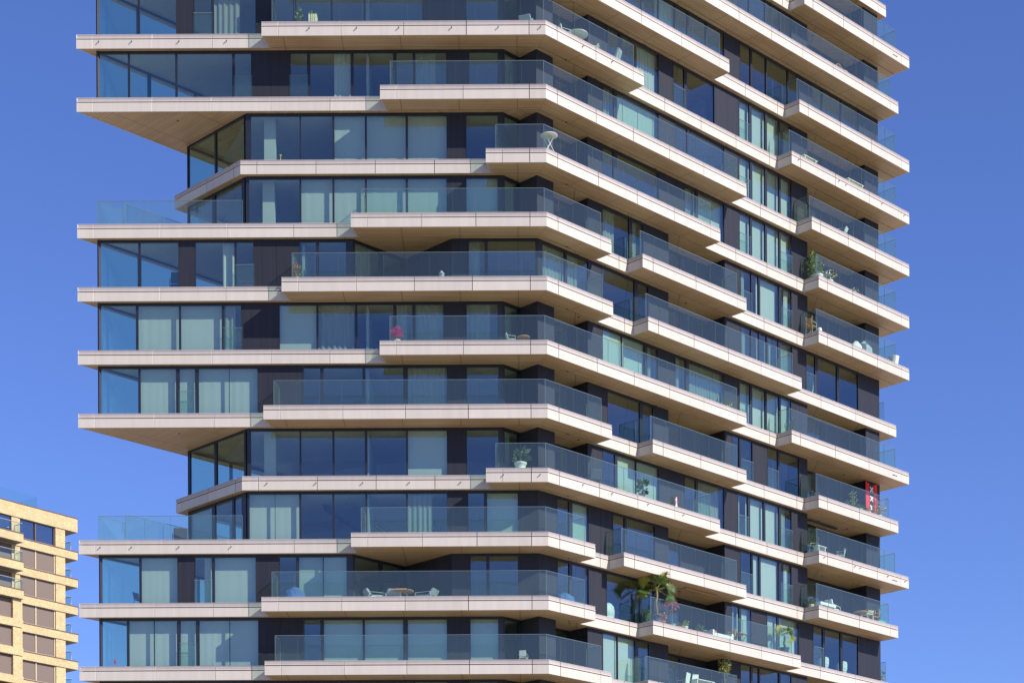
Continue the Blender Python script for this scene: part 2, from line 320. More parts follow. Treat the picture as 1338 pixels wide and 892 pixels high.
for k in range(KMIN, KMAX + 1):
    z = zf(k); vis = -3 <= k <= 12
    te = INEND.get(k)
    if te: te = B1.at(te, CY - (z - CAMZ) / 121 * F)
    elif k in RIGHT: te = b2t(RIGHT[k][1], k)
    elif k in B2E and B2E[k] > 1100: te = b2t(B2E[k], k)
    else: te = END + 1.0
    p_end = B1.p(te); c_in = A1.p(meet(A1, B1))
    back = Line(p_end, DC, (-S2, -S2))
    if k in RECESS:
        a0 = (XC, 100.); a1 = (XC - S2 * 5.65, 100 + S2 * 5.65)
        LL = Line(a1, DB, (S2, -S2)); pb = back.p(min(W, meet(back, LL)))
        poly = [a0, c_in, p_end, back.p(meet(back, LL)), a1]
    else:
        poly = [(XL, 100.), c_in, p_end, back.p(meet(back, LE))]
    n = len(poly)
    # edges: 0 short side, 1 long side, 2 far end, 3 hidden side, (4 recessed diagonal)
    inn = inset(poly, [.06] * n)
    body = MB(); body.prism(inn, z - FH + .07, z - .015, M['body'], top=M['floor'])
    slab = part(body, 'floor_slab', label=None); slabs[k] = slab
    if vis or k < 17:
        so = MB(); so.prism(inset(poly, [.05] * n), z - FH + .012, z - FH + .068, M['woodC'] if k in (2, 7) else M['woodA'])
        part(so, 'soffit', slab)
    fa = MB(); inn2 = inset(poly, [.065] * n)
    # uncovered stretches of the short side
    if k in A2S:
        sa = a2s(A2S[k], k) + .22
        fa_end = (sa + .15, 100.)
    else: fa_end = c_in
    fascia_edge(fa, poly[0], fa_end, inn2[0], (fa_end[0], 100.065), z, 3.02, (.82, 0))
    # uncovered stretches of the long side
    cov = []
    if k in B2E: cov.append((-9, b2t(B2E[k], k)))
    if k in MID: cov.append((b2t(MID[k][0], k), b2t(MID[k][1], k)))
    if k in RIGHT: cov.append((b2t(RIGHT[k][0], k), 99))
    s0 = meet(B1, A1); gaps = []; cur = s0
    for c0, c1 in cov:
        if c0 > cur + .1: gaps.append((cur, c0))
        cur = max(cur, c1)
    if cur < te - .1: gaps.append((cur, te))
    for q0, q1 in gaps:
        last = abs(q1 - te) < .01; gm = fa if last else MB()
        fascia_edge(gm, B1.p(q0 - (0 if q0 == s0 else .15)), B1.p(q1 + (0 if last else .15)), B1.p(q0 - (0 if q0 == s0 else .15), .065), inn2[2] if last else B1.p(q1 + .15, .065), z, 2.95, (0 if q0 != s0 else .82, .82))
        if not last: part(gm, 'fascia', slab)
    fascia_edge(fa, poly[2], poly[3], inn2[2], inn2[3], z)
    fascia_edge(fa, poly[3], poly[(4) % n], inn2[3], inn2[4 % n], z)
    if n == 5: fascia_edge(fa, poly[4], poly[0], inn2[4], inn2[0], z, 2.3, (.5, .55))
    part(fa, 'fascia', slab)
    if k in (1, 9): spouts(slab, A1, [A1.at(p, CY - (z - CAMZ) / 100 * F) for p in ((129, 172, 234, 296) if k == 1 else (131, 172, 234, 302))], z - .36)
    if k == 8: spouts(slab, A1, [A1.at(p, 630) for p in (349, 413, 474, 535, 602)], z - .36)
    if k in (2, 7):
        soffit_dots(slab, [(-17.2, 101.0), (-13.9, 101.3), (-15.4, 103.1)], z - FH + .012)
# ---- balconies
def bal_glass(path, z0, z1, parent, name='balustrade', step=1.13, closed=False):
    mb = MB()
    for a, b in zip(path[:-1], path[1:]):
        L = math.dist(a, b); d = ((b[0] - a[0]) / L, (b[1] - a[1]) / L); ln = Line(a, d, (-d[1], d[0]))
        n = max(1, round(L / step))
        for j in range(n):
            s0 = L * j / n + .008; s1 = L * (j + 1) / n - .008
            q = [ln.p(s0, -.009), ln.p(s1, -.009), ln.p(s1, .009), ln.p(s0, .009)]
            i = len(mb.v); mb.v += [(*p, z0) for p in q] + [(*p, z1) for p in q]; gi, ei = mb.m(M['rail']), mb.m(M['edge'])
            for fc, k_ in (((0, 1, 5, 4), gi), ((2, 3, 7, 6), gi), ((1, 2, 6, 5), gi), ((3, 0, 4, 7), gi), ((4, 5, 6, 7), ei), ((3, 2, 1, 0), gi)):
                mb.f.append(tuple(i + a_ for a_ in fc)); mb.mi.append(k_); mb.sm.append(False)
    for a, b in zip(path[:-1], path[1:]):         # top strip imitating light refracted along the glass edge, and bright joints
        L = math.dist(a, b); d = ((b[0] - a[0]) / L, (b[1] - a[1]) / L); ln = Line(a, d, (-d[1], d[0])); n = max(1, round(L / step))
        mb.lbox(ln, 0, L, -.014, .014, z1 + .001, z1 + .02, M['edge'])
        for j in range(n + 1):
            w_ = .006 if 0 < j < n else .014; mb.lbox(ln, L * j / n - w_ / 2, L * j / n + w_ / 2, -.011, .011, z0, z1, M['edge'])
    return part(mb, name, parent)
BALH = 1.30
def balcony(k, poly, kinds, rail, dots, soft):
    """poly CCW; kinds[i]: edge clad ('f') or joined to the slab ('-')"""
    z = zf(k); n = len(poly)
    inn = inset(poly, [.05 if q == 'f' else 0 for q in kinds])
    b = MB(); b.prism(inn, z - FH + .05, z - .015, M['body'], top=M['deck']); bo = part(b, 'balcony')
    fa = MB()
    for i, q in enumerate(kinds):
        if q == 'f': fascia_edge(fa, poly[i], poly[(i + 1) % n], inn[i], inn[(i + 1) % n], z)
    part(fa, 'fascia', bo)
    so = MB()
    for xy, mat in soft: so.prism(xy, z - FH + .004, z - FH + .045, mat)
    part(so, 'soffit', bo)
    if rail: bal_glass(rail, z - .1, z + BALH, bo)
    soffit_dots(bo, dots, z - FH + .004)
    return bo
JS = .05                                            # overlap of balcony underside with the slab line
for k in range(-5, 14):
    z = zf(k)
    if k in A2S:
        sa = a2s(A2S[k], k); te = b2t(B2E[k], k)
        c_in = A1.p(meet(A1, B1), 0)
        p0 = (sa + .22, 100. - .002); p1 = (sa, A2.o[1]); p2 = RC; p3 = B2.p(te); p4 = B2.p(te, EB - .002); ci = (c_in[0], c_in[1] - .002)
        poly = [p0, p1, p2, p3, p4, ci]
        gi = .28; ga = A2.off(gi); gb = B2.off(gi); cg = ga.p(meet(ga, gb))
        rail = [(sa + .62, 100.26), ga.p(sa + .49), cg, gb.p(te - .50), B2.p(te - .5, EB + GS - .02)]
        e = .045
        q = inset(poly, [e, e, e, e, 0, 0])
        softA = [q[0], q[1], q[2], ci]; softB = [q[2], q[3], q[4], ci]
        softA = [q[0], q[1], (q[2][0] - .006, q[2][1]), (ci[0] - .006, ci[1])]
        softB = [(q[2][0] + .006, q[2][1]), q[3], q[4], (ci[0] + .006, ci[1])]
        dots = [] if k < 0 else [B2.p(2.5, 1.0), B2.p(te * .55 + 1, 1.3)]
        bo = balcony(k, poly, 'ffff--', rail, dots, [(softA, M['woodA']), (softB, M['woodB'])])
        if k == 1: spouts(bo, A2, [A2.at(p, 30) for p in (404, 466, 521, 590, 651, 706)], z - .34); spouts(bo, B2, [B2.at(p, 50) for p in (761, 799)], z - .34)
        if k == 8: spouts(bo, A2, [A2.at(p, 618) for p in (658, 706)], z - .34); spouts(bo, B2, [B2.at(p, 640) for p in (761, 799, 846, 892)], z - .34)
    for rec, is_right in ((MID.get(k), False), (RIGHT.get(k), True)):
        if not rec: continue
        t0, t1 = b2t(rec[0], k), b2t(rec[1], k)
        p0 = B2.p(t0, EB - .002); p1 = B2.p(t0); p2 = B2.p(t1); p3 = B2.p(t1, EB - .002)
        poly = [p0, p1, p2, p3]; gb = B2.off(.28)
        q = inset(poly, [.045, .045, .045, 0])
        if is_right:
            rail = [B2.p(t0 + .12, EB + GS - .02), B2.p(t0 + .12, .28), B2.p(t1 - 1.05 if t1 > END + .3 else t1 - .62, .28), B2.p(t1 - 1.05 if t1 > END + .3 else t1 - .62, 7.)]
        else:
            rail = [B2.p(t0 + .12, EB + GS - .02), B2.p(t0 + .12, .28), B2.p(t1 - .5, .28), B2.p(t1 - .5, EB + GS - .02)]
        ln = t1 - t0
        bo = balcony(k, poly, 'fff-', rail, [B2.p(t0 + ln * .3, 1.3 + .5), B2.p(t0 + ln * .62, 1.3 + .3)], [(q, M['woodB'])])
        if is_right and k in (1, 8): spouts(bo, B2, [t0 + ln * f for f in (.05, .38, .44, .75, .95)], z - .34)
        if is_right and k in (-2, 6, 8):
            d = MB(); d.lbox(B2, t1 - 1.75, t1 - 1.25, -.012, .03, z - .48, z - .44, M['steel']); part(d, 'slot_vent', bo)
# far-end balustrades of the storeys without a long-side balcony
for k in (5, 10):
    e = END + .55
    bal_glass([B1.p(e, .30), B1.p(e, 7.)], zf(k) - .1, zf(k) + BALH, slabs[k])
# terraces over the recessed storeys
for k in (4, 9):
    s0 = meet(AG, LG); lg = LG; z = zf(k)
    t0 = meet(LG, AG); a = AG.p(s0)
    bal_glass([(AG.at(317, 280 if k == 4 else 690), AG.o[1]), a, LG.p(t0 + 1.55)], z - .1, z + 1.26, slabs[k])
    bal_glass([LG.p(t0 + 1.6), LG.p(t0 + 13)], z - .1, z + 1.66, slabs[k])
# ------------------------------------------------------------------ storeys: walls, windows, panels
wins = []          # (pixel width, spec)
panels = MB
def wall_panel(L, s0, s1, z0, z1, d0=0., d1=.16, name='wall_panel'):
    mb = MB(); n = max(1, round((s1 - s0) / 1.0)); w_ = (s1 - s0) / n
    for j in range(n): mb.lbox(L, s0 + j * w_ + (.004 if j else 0), s0 + (j + 1) * w_ - (.004 if j < n - 1 else 0), d0, d1, z0, z1, M['panel'])
    mb.lbox(L, s0, s1, d1, d1 + .08, z0, z1, M['frame'])
    return part(mb, name)
def run(L, items, z0, z1, e0, e1):
    """items: (s0, s1, code) in metres along L, ordered; e0/e1 outer ends"""
    n = len(items)
    for i, (a, b, code) in enumerate(items):
        o0 = e0 if i == 0 else (items[i - 1][1] + a) / 2; o1 = e1 if i == n - 1 else (b + items[i + 1][0]) / 2
        if code == 'p': wall_panel(L, o0, o1, z0, z1)
        else: wins.append((L, a, b, o0, o1, z0, z1, code))
def wavy(L, a, b, d, z0, z1, mat, mb, amp=.035, lam=.17, ph=None):
    n = max(6, int((b - a) / .035)); ph = random.random() * 6 if ph is None else ph
    i0 = len(mb.v)
    for j in range(n + 1):
        s = a + (b - a) * j / n; o = d + amp * math.sin(2 * math.pi * s / lam + ph + 1.3 * math.sin(s * 2.1 + ph)) + amp * .4 * math.sin(s * 9)
        p = L.p(s, o); q = L.p(s, o * 1.0 + .0); mb.v += [(*q, z0), (*p, z1)]
    k = mb.m(mat)
    for j in range(n): mb.f.append((i0 + 2 * j, i0 + 2 * j + 2, i0 + 2 * j + 3, i0 + 2 * j + 1)); mb.mi.append(k); mb.sm.append(True)
def win_meshes(sp):
    L, a, b, o0, o1, z0, z1, code = sp
    f = MB(); zt = z1 - .13; zb = z0 + .07
    f.lbox(L, o0, a, -.012, .10, z0, z1, M['frame']); f.lbox(L, b, o1, -.012, .10, z0, z1, M['frame'])
    f.lbox(L, a, b, -.006, .10, zt, z1, M['frame']); f.lbox(L, a, b, -.006, .10, z0, zb, M['frame'])
    if 'o' in code: f.lbox(L, a, a + .05, .0, .09, zb, zt, M['frame']); f.lbox(L, b - .05, b, .0, .09, zb, zt, M['frame'])
    p = MB(); t = random.uniform(-.0025, .0025); u = random.uniform(-.003, .003)
    q = [(a - .02, .04 + t, zb - .02), (b + .02, .04 - t, zb - .02), (b + .02, .04 - t + u, zt + .02), (a - .02, .04 + t + u, zt + .02)]
    p.face([(*L.p(s, d), z) for s, d, z in q], M['pane'])
    c = None
    w_ = b - a
    if 'c' in code:
        c = MB(); wavy(L, a - .05, b + .05, .29, z0 + .02, z1 - .05, M['curtain'], c, random.uniform(.0008, .004), random.uniform(.35, .6))
    elif 'b' in code:
        c = MB(); c.lbox(L, a - .03, b + .03, .18, .186, z0 + .03, z1 - .05, M['curtain'])
        c.lbox(L, a - .03, b + .03, .165, .20, z0 + .03, z0 + .06, M['white'])
    elif 's' in code:
        c = MB(); x1 = a + w_ * random.uniform(.55, 1); wavy(L, a - .05, x1, .28, z0 + .02, z1 - .05, M['sheer'], c, .03, .26)
    elif 'S' in code:
        c = MB(); wavy(L, b - w_ * random.uniform(.3, .5), b + .05, .28, z0 + .02, z1 - .05, M['curtain'], c, .03, .22)
    elif 'L' in code:
        c = MB(); c.lbox(L, a + w_ * .24, a + w_ * .48, .55, .95, z0 + .02, z1 - .03, M['curtain'])  # an indoor column, though it takes the curtain name and cloth
    gd = None
    if 'g' in code:
        gd = MB(); gd.lbox(L, a - .06, b + .06, -.05, -.034, z0 + .05, z0 + 1.18, M['rail']); gd.lbox(L, a - .06, b + .06, -.055, -.029, z0 + 1.18, z0 + 1.2, M['edge'])
    return f, p, c, gd
def rooms(L, s0, s1, z0, z1, depth=5.2):
    mb = MB(); q = [L.p(s0, .12), L.p(s1, .12), L.p(s1, depth), L.p(s0, depth)]
    mb.prism(q, z1 - .02, z1 - .006, M['ceil']); return mb
A_ROWS = {   # image columns of panes/panels on the short side
 0: [(129, 182, 'd'), (185, 230, 'd'), (233, 255, 'p'), (258, 330, 'd'), (334, 392, 'p'), (396, 470, 'd'), (474, 551, 'd'), (553, 608, 'p'), (610, 650, 'd')],
 1: [(129.5, 180, 'd'), (182.5, 230, 'd'), (230.5, 252, 'p'), (254, 276, 'dg'), (279.5, 333.7, 's'), (334.5, 357, 'p'), (359, 383, 'd'), (387, 432, 'd'), (434.5, 475, 'd'), (477.5, 551.5, 'd'), (552.5, 608, 'p'), (609.5, 650, 'd')],
 2: [(129.5, 167, 'd'), (169.7, 228.9, 'd'), (231.8, 303.3, 'd'), (307, 328, 'dg'), (329.5, 378.6, 'p'), (379.8, 401.2, 'dg'), (405.3, 458.3, 'S'), (462, 513.8, 'd'), (518.3, 539.2, 'd'), (543, 582.9, 's'), (583.6, 612.5, 'p'), (613.2, 650.2, 'd')],
 3: [(328, 391.4, 'L'), (393.3, 434.4, 'd'), (436.9, 476.8, 'c'), (479.3, 530, 'c'), (533, 583.6, 'c'), (584.6, 608.6, 'p'), (609.5, 650.2, 'd')],
 4: [(325.5, 391.4, 'L'), (393.7, 434.4, 'c'), (436.9, 476.8, 'c'), (479.3, 530, 'c'), (533, 583.6, 'c'), (584.6, 608.6, 'p'), (609.5, 650, 'c')],
 5: [(129.5, 180.8, 'd'), (183.7, 233, 'd'), (233.9, 254.3, 'p'), (255.7, 306.3, 'S'), (309, 331, 'dg'), (332, 389.7, 'p'), (392, 412.7, 'd'), (417, 452, 'd')],
 6: [(130, 177.6, 'd'), (180.8, 233.8, 'c'), (236.5, 289.8, 'c'), (293.5, 315, 'sg'), (315.9, 364.3, 'p'), (365.5, 413.4, 'b'), (416, 464, 's'), (467, 513.8, 'd'), (518.3, 538.7, 's'), (543, 579.4, 's'), (580.5, 609, 'p'), (610, 650.2, 's')],
 7: [(130.2, 180.8, 'd'), (183.7, 230, 'c'), (234.8, 254.8, 'cg'), (259.7, 299.2, 'c'), (299.8, 336.6, 'c'), (337.6, 393, 'p'), (396.9, 418.4, 'd'), (422.6, 473.9, 'd'), (476.8, 526.9, 'd'), (533, 584, 's'), (585, 609.5, 'p'), (610.2, 651, 'd')],
 8: [(328, 391.4, 'L'), (393.7, 434.4, 'd'), (436.9, 476.8, 'd'), (480, 530.6, 'd'), (533, 584, 'b'), (584.8, 609.5, 'p'), (610.2, 651, 'd')],
 9: [(326, 359.2, 'c'), (359.6, 391, 'c'), (393.7, 434.4, 'd'), (436.9, 477.5, 'd'), (480, 530.6, 'd'), (533, 584, 's'), (584.8, 611.4, 'p'), (612, 632.4, 'd'), (636.6, 676.6, 'b')],
 10: [(132, 182, 'd'), (185, 231.8, 'c'), (232.3, 252.8, 'p'), (255.2, 276.7, 'Sg'), (280.7, 334.2, 'c'), (334.8, 364.3, 'p'), (365.7, 386.7, 'd'), (390.9, 422, 'c'), (423, 452.9, 'b')],
 11: [(132, 165.7, 'd'), (169, 201, 'c'), (202, 231.3, 'c'), (236, 256, 'cg'), (260.7, 299.8, 'c'), (300.6, 337.4, 'c'), (338.2, 393.9, 'p'), (397.9, 418.4, 'd'), (423.3, 473.9, 'b'), (476.8, 526.9, 'b'), (533, 584, 'b'), (585, 614, 'p'), (615, 651, 'b')],
 12: [(132, 180, 'd'), (184, 230, 'c'), (231, 254, 'p'), (257, 306, 'd'), (309, 331, 'd'), (332, 390, 'p'), (392, 413, 'd'), (417, 513, 'd'), (518, 539, 'd'), (543, 583, 'b'), (584, 612, 'p'), (613, 650, 'd')],
}
B_L = {   # first stretch of the long side
 0: [(769, 798, 'p'), (800, 838, 'd'), (841, 860, 'd'), (861.3, 881.7, 'c'), (882.7, 898, 'd'), (900, 922, 'd'), (924, 946, 'd'), (948, 965.7, 'p')],
 1: [(768.7, 793, 'p'), (794, 809, 'd'), (812, 860.5, 'S'), (862.5, 879, 'p'), (880, 894, 'dg'), (897.5, 933.2, 'd'), (935, 964.5, 'p')],
 2: [(768.9, 786.9, 'p'), (787.7, 802, 's'), (806, 860.5, 'c'), (862.5, 881.5, 'p'), (882.7, 898, 'd'), (900, 946, 'd'), (948, 965, 'p')],
 3: [(768.9, 786.5, 'p'), (787.3, 801.6, 'd'), (806, 860.5, 'd'), (862.5, 894, 'p'), (895, 909, 's'), (912, 946, 'c'), (947.5, 965.5, 'p')],
 4: [(768.9, 786.5, 'p'), (787.3, 822, 's'), (826, 840.5, 's'), (842, 873.6, 'p')],
 6: [(768.9, 786.7, 'p'), (787.6, 812.6, 'b'), (813, 842.4, 'b'), (845.8, 859.5, 's'), (861.5, 881.5, 'p'), (882.7, 896, 's'), (900, 946, 's'), (948, 965.5, 'p')],
 7: [(768.9, 793, 'p'), (794, 836, 'd'), (839.7, 853.5, 'd'), (855.5, 873.6, 'p')],
 8: [(768.9, 787, 'p'), (788, 803.6, 'd'), (806.8, 831, 'b'), (831.6, 861, 'b'), (862.6, 893.8, 'p'), (894.8, 909, 'd'), (912, 946, 's'), (947.5, 963, 'p')],
 11: [(768.9, 787, 'p'), (788, 806.7, 'b'), (807.5, 830, 'b'), (833.8, 848, 'd'), (850, 873.5, 'p')],
 12: [(769, 790, 'p'), (792, 830, 'd'), (834, 848, 'd'), (850, 894, 'p'), (897, 940, 'd'), (943, 965, 'p')],
 -1: [(769, 800, 'p'), (802, 840, 'd'), (843, 880, 'd'), (882, 900, 'p'), (902, 940, 'd'), (943, 963, 'p')],
 -2: [(769, 800, 'p'), (802, 840, 'd'), (843, 873, 'p')],
}
B_CORNER = {   # storeys whose corner is closed
 5: [(708.8, 738, 's'), (740.9, 768.7, 's'), (771, 785.9, 'p'), (786.9, 829, 'd'), (833.7, 847, 'd'), (849.5, 873.6, 'p')],
 9: [(705, 727, 'p'), (728.2, 743.5, 'd'), (748, 769, 'b'), (770.7, 800, 'p'), (801.3, 816, 'd'), (819, 855.5, 'd'), (856.8, 873.6, 'p')],
 10: [(705, 727.6, 'p'), (728.9, 744, 'd'), (747.8, 769, 'd'), (771.5, 791.5, 'p'), (792.9, 836, 'd'), (838.8, 854, 'd'), (855, 873.6, 'p')],
}
A_CORNER = {5: [(590, 612, 'p'), (612.9, 633, 's'), (637.4, 699.5, 'd')], 9: None, 10: [(591, 614.2, 'p'), (615, 635.4, 'd'), (639.6, 676.6, 'd'), (677.5, 704, 'p')]}
B_R = {
 -2: [(946.6, 966, 'p'), (967, 981, 'd'), (983, 1001, 'd'), (1003, 1018, 'd'), (1020, 1034, 'd'), (1035, 1055, 'p')],
 -1: [(964, 978.5, 'd'), (980.5, 999.6, 'd'), (1001.6, 1018.8, 'd'), (1020, 1034, 'd'), (1035, 1055, 'p')],
 0: [(966.7, 980.5, 'd'), (982.9, 1000.6, 'd'), (1002, 1028.9, 'd'), (1030.5, 1044, 'd'), (1045.5, 1060, 'p'), (1061.2, 1073.7, 'd'), (1075.3, 1098.5, 'd'), (1100.5, 1121.7, 'd'), (1123.4, 1148, 'p')],
 1: [(966, 979, 'cg'), (982, 999.6, 'c'), (1002, 1017.8, 'c'), (1019.4, 1034, 'd'), (1035.2, 1055, 'p')],
 2: [(966, 980, 'cg'), (982.9, 999.6, 'c'), (1002, 1017.8, 'c'), (1020, 1034, 'c'), (1035.2, 1055, 'p')],
 3: [(966.4, 980, 'cg'), (982.6, 999.6, 'c'), (1002, 1018, 'c'), (1020, 1034, 'cg'), (1035.2, 1055, 'p')],
 4: [(947, 966.8, 'p'), (967.9, 981.5, 'sg'), (984, 991, 'd'), (993.2, 1017.8, 'c'), (1020.8, 1034, 'Sg'), (1035.2, 1055, 'p')],
 5: [(947, 967, 'p'), (968.3, 981, 's'), (983.5, 991.5, 'd'), (993.6, 1001.6, 's'), (1004, 1016.8, 's'), (1019.8, 1035, 's'), (1036.6, 1052.6, 'p'), (1053.6, 1065, 'dg'), (1068.6, 1093.5, 'd'), (1096.5, 1121, 'd'), (1123.2, 1148, 'p')],
 6: [(966.4, 980, 'cg'), (982.9, 1000, 'c'), (1002, 1017.8, 'c'), (1020.2, 1033.5, 'c'), (1035.2, 1055, 'p')],
 7: [(947, 956, 'p'), (957, 966, 'd'), (968.3, 983, 'dg'), (984, 1002, 'p'), (1003, 1016.4, 'dg'), (1018.4, 1044, 'd'), (1045.4, 1055, 'p')],
 8: [(964.3, 977, 'sg'), (980, 997.6, 'c'), (1000, 1017.8, 'c'), (1020.2, 1034, 'sg'), (1035.2, 1055, 'p')],
 9: [(947, 966.8, 'p'), (968, 982, 'dg'), (984, 992, 'b'), (993.9, 1017.5, 'b'), (1020.2, 1034, 'Sg'), (1035.2, 1055, 'p')],
 10: [(947, 955, 'p'), (956.2, 965.7, 's'), (968.5, 981.5, 'c'), (983, 1001, 'p'), (1002.5, 1015.6, 'c'), (1018, 1043.6, 'c'), (1045.4, 1061.6, 'p'), (1062.8, 1075, 'dg'), (1077.9, 1098, 'd'), (1101, 1121, 'd'), (1122.7, 1134, 'p'), (1135, 1148, 'p')],
 11: [(947, 966.8, 'p'), (968, 981, 'd'), (983.5, 991.5, 'd'), (993.2, 1017.8, 'd'), (1020, 1034, 'd'), (1035.2, 1055, 'p')],
 12: [(966, 980, 'd'), (983, 1000, 'd'), (1002, 1018, 'd'), (1020, 1034, 'd'), (1035, 1055, 'p')],
}
CG0 = AG.at(321, 200)                              # where the recessed diagonal glass leaves the short side
CGL = Line(AG.p(CG0), DC, (S2, S2)); CLEN = CGL.at(244.5, 190)
C_ROWS = {3: [(319, 282.4, 'd'), (280.4, 245.5, 'd')], 4: [(315.9, 281, 'd'), (277.4, 246, 's')], 8: [(319, 283, 'd'), (280, 245.5, 'd')], 9: [(316, 306, 'd'), (303.5, 281, 'd'), (277, 246, 'b')]}
BKL = BG.off(NICHE)                                # back wall of the niches
roomsmb = {}
def back_run(L, s0, s1, z0, z1, seed):
    """rear wall of a niche: cladding, a door, a pane"""
    ln = s1 - s0
    if ln > 2.5:
        run(L, [(s0 + .06, s0 + ln * .2, 'd'), (s0 + ln * .26, s0 + ln * .58, 'ds' if seed % 3 == 0 else 'd'), (s0 + ln * .6, s1 - .02, 'p')], z0, z1, s0, s1)
    else: run(L, [(s0 + .01, s1 - .3, 'p'), (s1 - .28, s1, 'p')], z0, z1, s0, s1)
def side_wall(p, L_dir, n, z0, z1, ln=NICHE, back=.0):
    Lx = Line(p, L_dir, n); wall_panel(Lx, 0.004, ln - .004, z0, z1, .0, .12, 'niche_wall')
for k in range(-2, 13):
    z0, z1 = zf(k) + .0, zf(k - 1) - FH + .004
    rm = MB()
    # ---- short side
    recess = k in (3, 4, 8, 9)
    it = [(ax(a, k), ax(b, k), c) for a, b, c in A_ROWS.get(k, A_ROWS[12])]
    sL = CG0 if recess else meet(AG, LG)
    if k in A_CORNER and k != 9:
        e1 = ax(461.5, k); run(AG, it, z0, z1, sL, e1)
        # v-shaped niche in the short side
        mid = AG.p((e1 + ax(590.4, k)) / 2, (ax(590.4, k) - e1) / 2); ln = (ax(590.4, k) - e1) * S2
        Lg = Line(AG.p(e1), DB, (-S2, S2)); run(Lg, [(.12, ln * .5, 's' if k == 5 else 'd'), (ln * .56, ln - .25, 'd')], z0, z1, .0, ln - .005)
        e2 = ax(590.4, k)
        Lp = Line(mid, (S2, -S2), (S2, S2)); wall_panel(Lp, .005, ln - .0, z0, z1, .0, .12, 'niche_wall')
        ic = [(ax(a, k), ax(b, k), c) for a, b, c in A_CORNER[k]]
        run(AG, ic, z0, z1, e2 + .003, CXA - .002)
        vsplit = [(sL, e1), (e2, CXA)]
    elif k == 9:
        it.append((ax(677.5, k), CXA - .01, 'p')); run(AG, it, z0, z1, sL, CXA - .002)
    else:
        e1 = ax(657.5, k); run(AG, it, z0, z1, sL, e1)
    # ---- recessed diagonal or left hidden glass
    if recess:
        ci = [(CGL.at(a, arow(k)), CGL.at(b, arow(k)), c) for a, b, c in C_ROWS[k]]
        run(CGL, ci, z0, z1, .1, CLEN)
        hid = Line(CGL.p(CLEN), DB, (S2, -S2)); run(hid, [(.12, 2.6, 'd'), (2.75, 5.3, 'd'), (5.45, 8.0, 'd')], z0, z1, .006, 8.1)
        wall_panel(hid, 8.11, 20, z0, z1)
    else:
        t0 = meet(LG, AG); L2 = Line(LG.p(t0), DB, (S2, -S2))
        sp = [3.05, 2.4, 3.05, 2.4][k % 4]
        run(L2, [(.14, sp, 'd'), (sp + .16, sp + 2.9, 'd'), (sp + 3.05, sp + 5.6, 'd'), (sp + 5.75, sp + 8, 'd')], z0, z1, .006, sp + 8.1)
        wall_panel(L2, sp + 8.11, 26, z0, z1)
    # ---- long side
    if k in B_CORNER:
        bi = [(bx(a, k), bx(b, k), c) for a, b, c in B_CORNER[k]]; run(BG, bi, z0, z1, CT + .002, bi[-1][1])
    else:
        pw = bx(722, 1) - CT                        # corner pier
        pier = MB(); q = [BG.p(CT), BG.p(CT + pw), BG.p(CT + pw, NICHE - .004), BG.p(CT, NICHE - .004)]
        pier.prism(q, z0 + .002, z1, M['panel']); part(pier, 'corner_pier')
        ns = meet(BKL, AG); bk0 = BKL.at(657.5, arow(k)); n1 = bx(768, k)
        bkL = Line(AG.p(ax(657.5, k)), DB, NB)
        dist_to = (BG.p(n1, 0)[0] - bkL.o[0]) * DB[0] + (BG.p(n1, 0)[1] - bkL.o[1]) * DB[1]
        dep = (BG.p(n1)[0] - bkL.o[0]) * -NB[0] + (BG.p(n1)[1] - bkL.o[1]) * -NB[1]
        run(bkL, [(.1, 1.2, 'd' if k % 2 else 's'), (1.22, dist_to - 1.3, 'p'), (dist_to - 1.2, dist_to - .1, 'd')], z0, z1, .005, dist_to + .12)
        wl = Line(BG.p(n1, dep), (S2, -S2), (S2, S2)); wall_panel(wl, .004, dep - .004, z0, z1, .004, .12, 'niche_wall')
        bi = [(bx(a, k), bx(b, k), c) for a, b, c in B_L[k]]; run(BG, bi, z0, z1, n1 + .003, bi[-1][1] if bi[-1][0] < bx(868, k) and bi[-1][1] < bx(880, k) else (bi[-1][1] + bx(B_R[k][0][0], k)) / 2)
    br = [(bx(a, k), bx(b, k), c) for a, b, c in B_R[k]]
    if B_R[k][0][0] < 948:                          # a niche in the middle of the long side
        v0 = bi[-1][1]; v1 = br[0][0]
        run(BKL, [(v0 + .1, v0 + 1.15, 'd'), (v0 + 1.3, v0 + 2.4, 'd'), (v0 + 2.45, v1 - .02, 'p')], z0, z1, v0 - .12, v1 + .12)
        w0 = Line(BG.p(v1, NICHE), (S2, -S2), (S2, S2)); wall_panel(w0, .004, NICHE - .004, z0, z1, .004, .12, 'niche_wall')
        w1 = Line(BG.p(v0, 0), (-S2, S2), (-S2, -S2)); wall_panel(w1, .004, NICHE - .004, z0, z1, .004, .12, 'niche_wall')
        bs = v1 + .003
    else: bs = (bi[-1][1] + br[0][0]) / 2
    if B_R[k][-1][1] > 1100:
        run(BG, br, z0, z1, bs, END)
        fw0 = BG.p(END)
    else:
        run(BG, br, z0, z1, bs, br[-1][1]); v0 = br[-1][1]; v1 = bx(1131, 5)
        run(BKL, [(v0 + .1, v0 + 1.2, 'd'), (v0 + 1.35, v0 + 3.0, 's' if k % 3 else 'd'), (v0 + 3.05, v1 - .02, 'p')], z0, z1, v0 - .12, v1)
        w1 = Line(BG.p(v0, 0), (-S2, S2), (-S2, -S2)); wall_panel(w1, .004, NICHE - .004, z0, z1, .004, .12, 'niche_wall')
        pier = MB(); q = [BG.p(v1), BG.p(END), BG.p(END, NICHE + .2), BG.p(v1, NICHE + .2)]; pier.prism(q, z0 + .002, z1, M['panel']); part(pier, 'end_pier')
    fe = Line(BG.p(END, .2), DC, (-S2, -S2)); wall_panel(fe, .01 if B_R[k][-1][1] > 1100 else NICHE + .01, 22, z0, z1, .002, .16, 'end_wall')
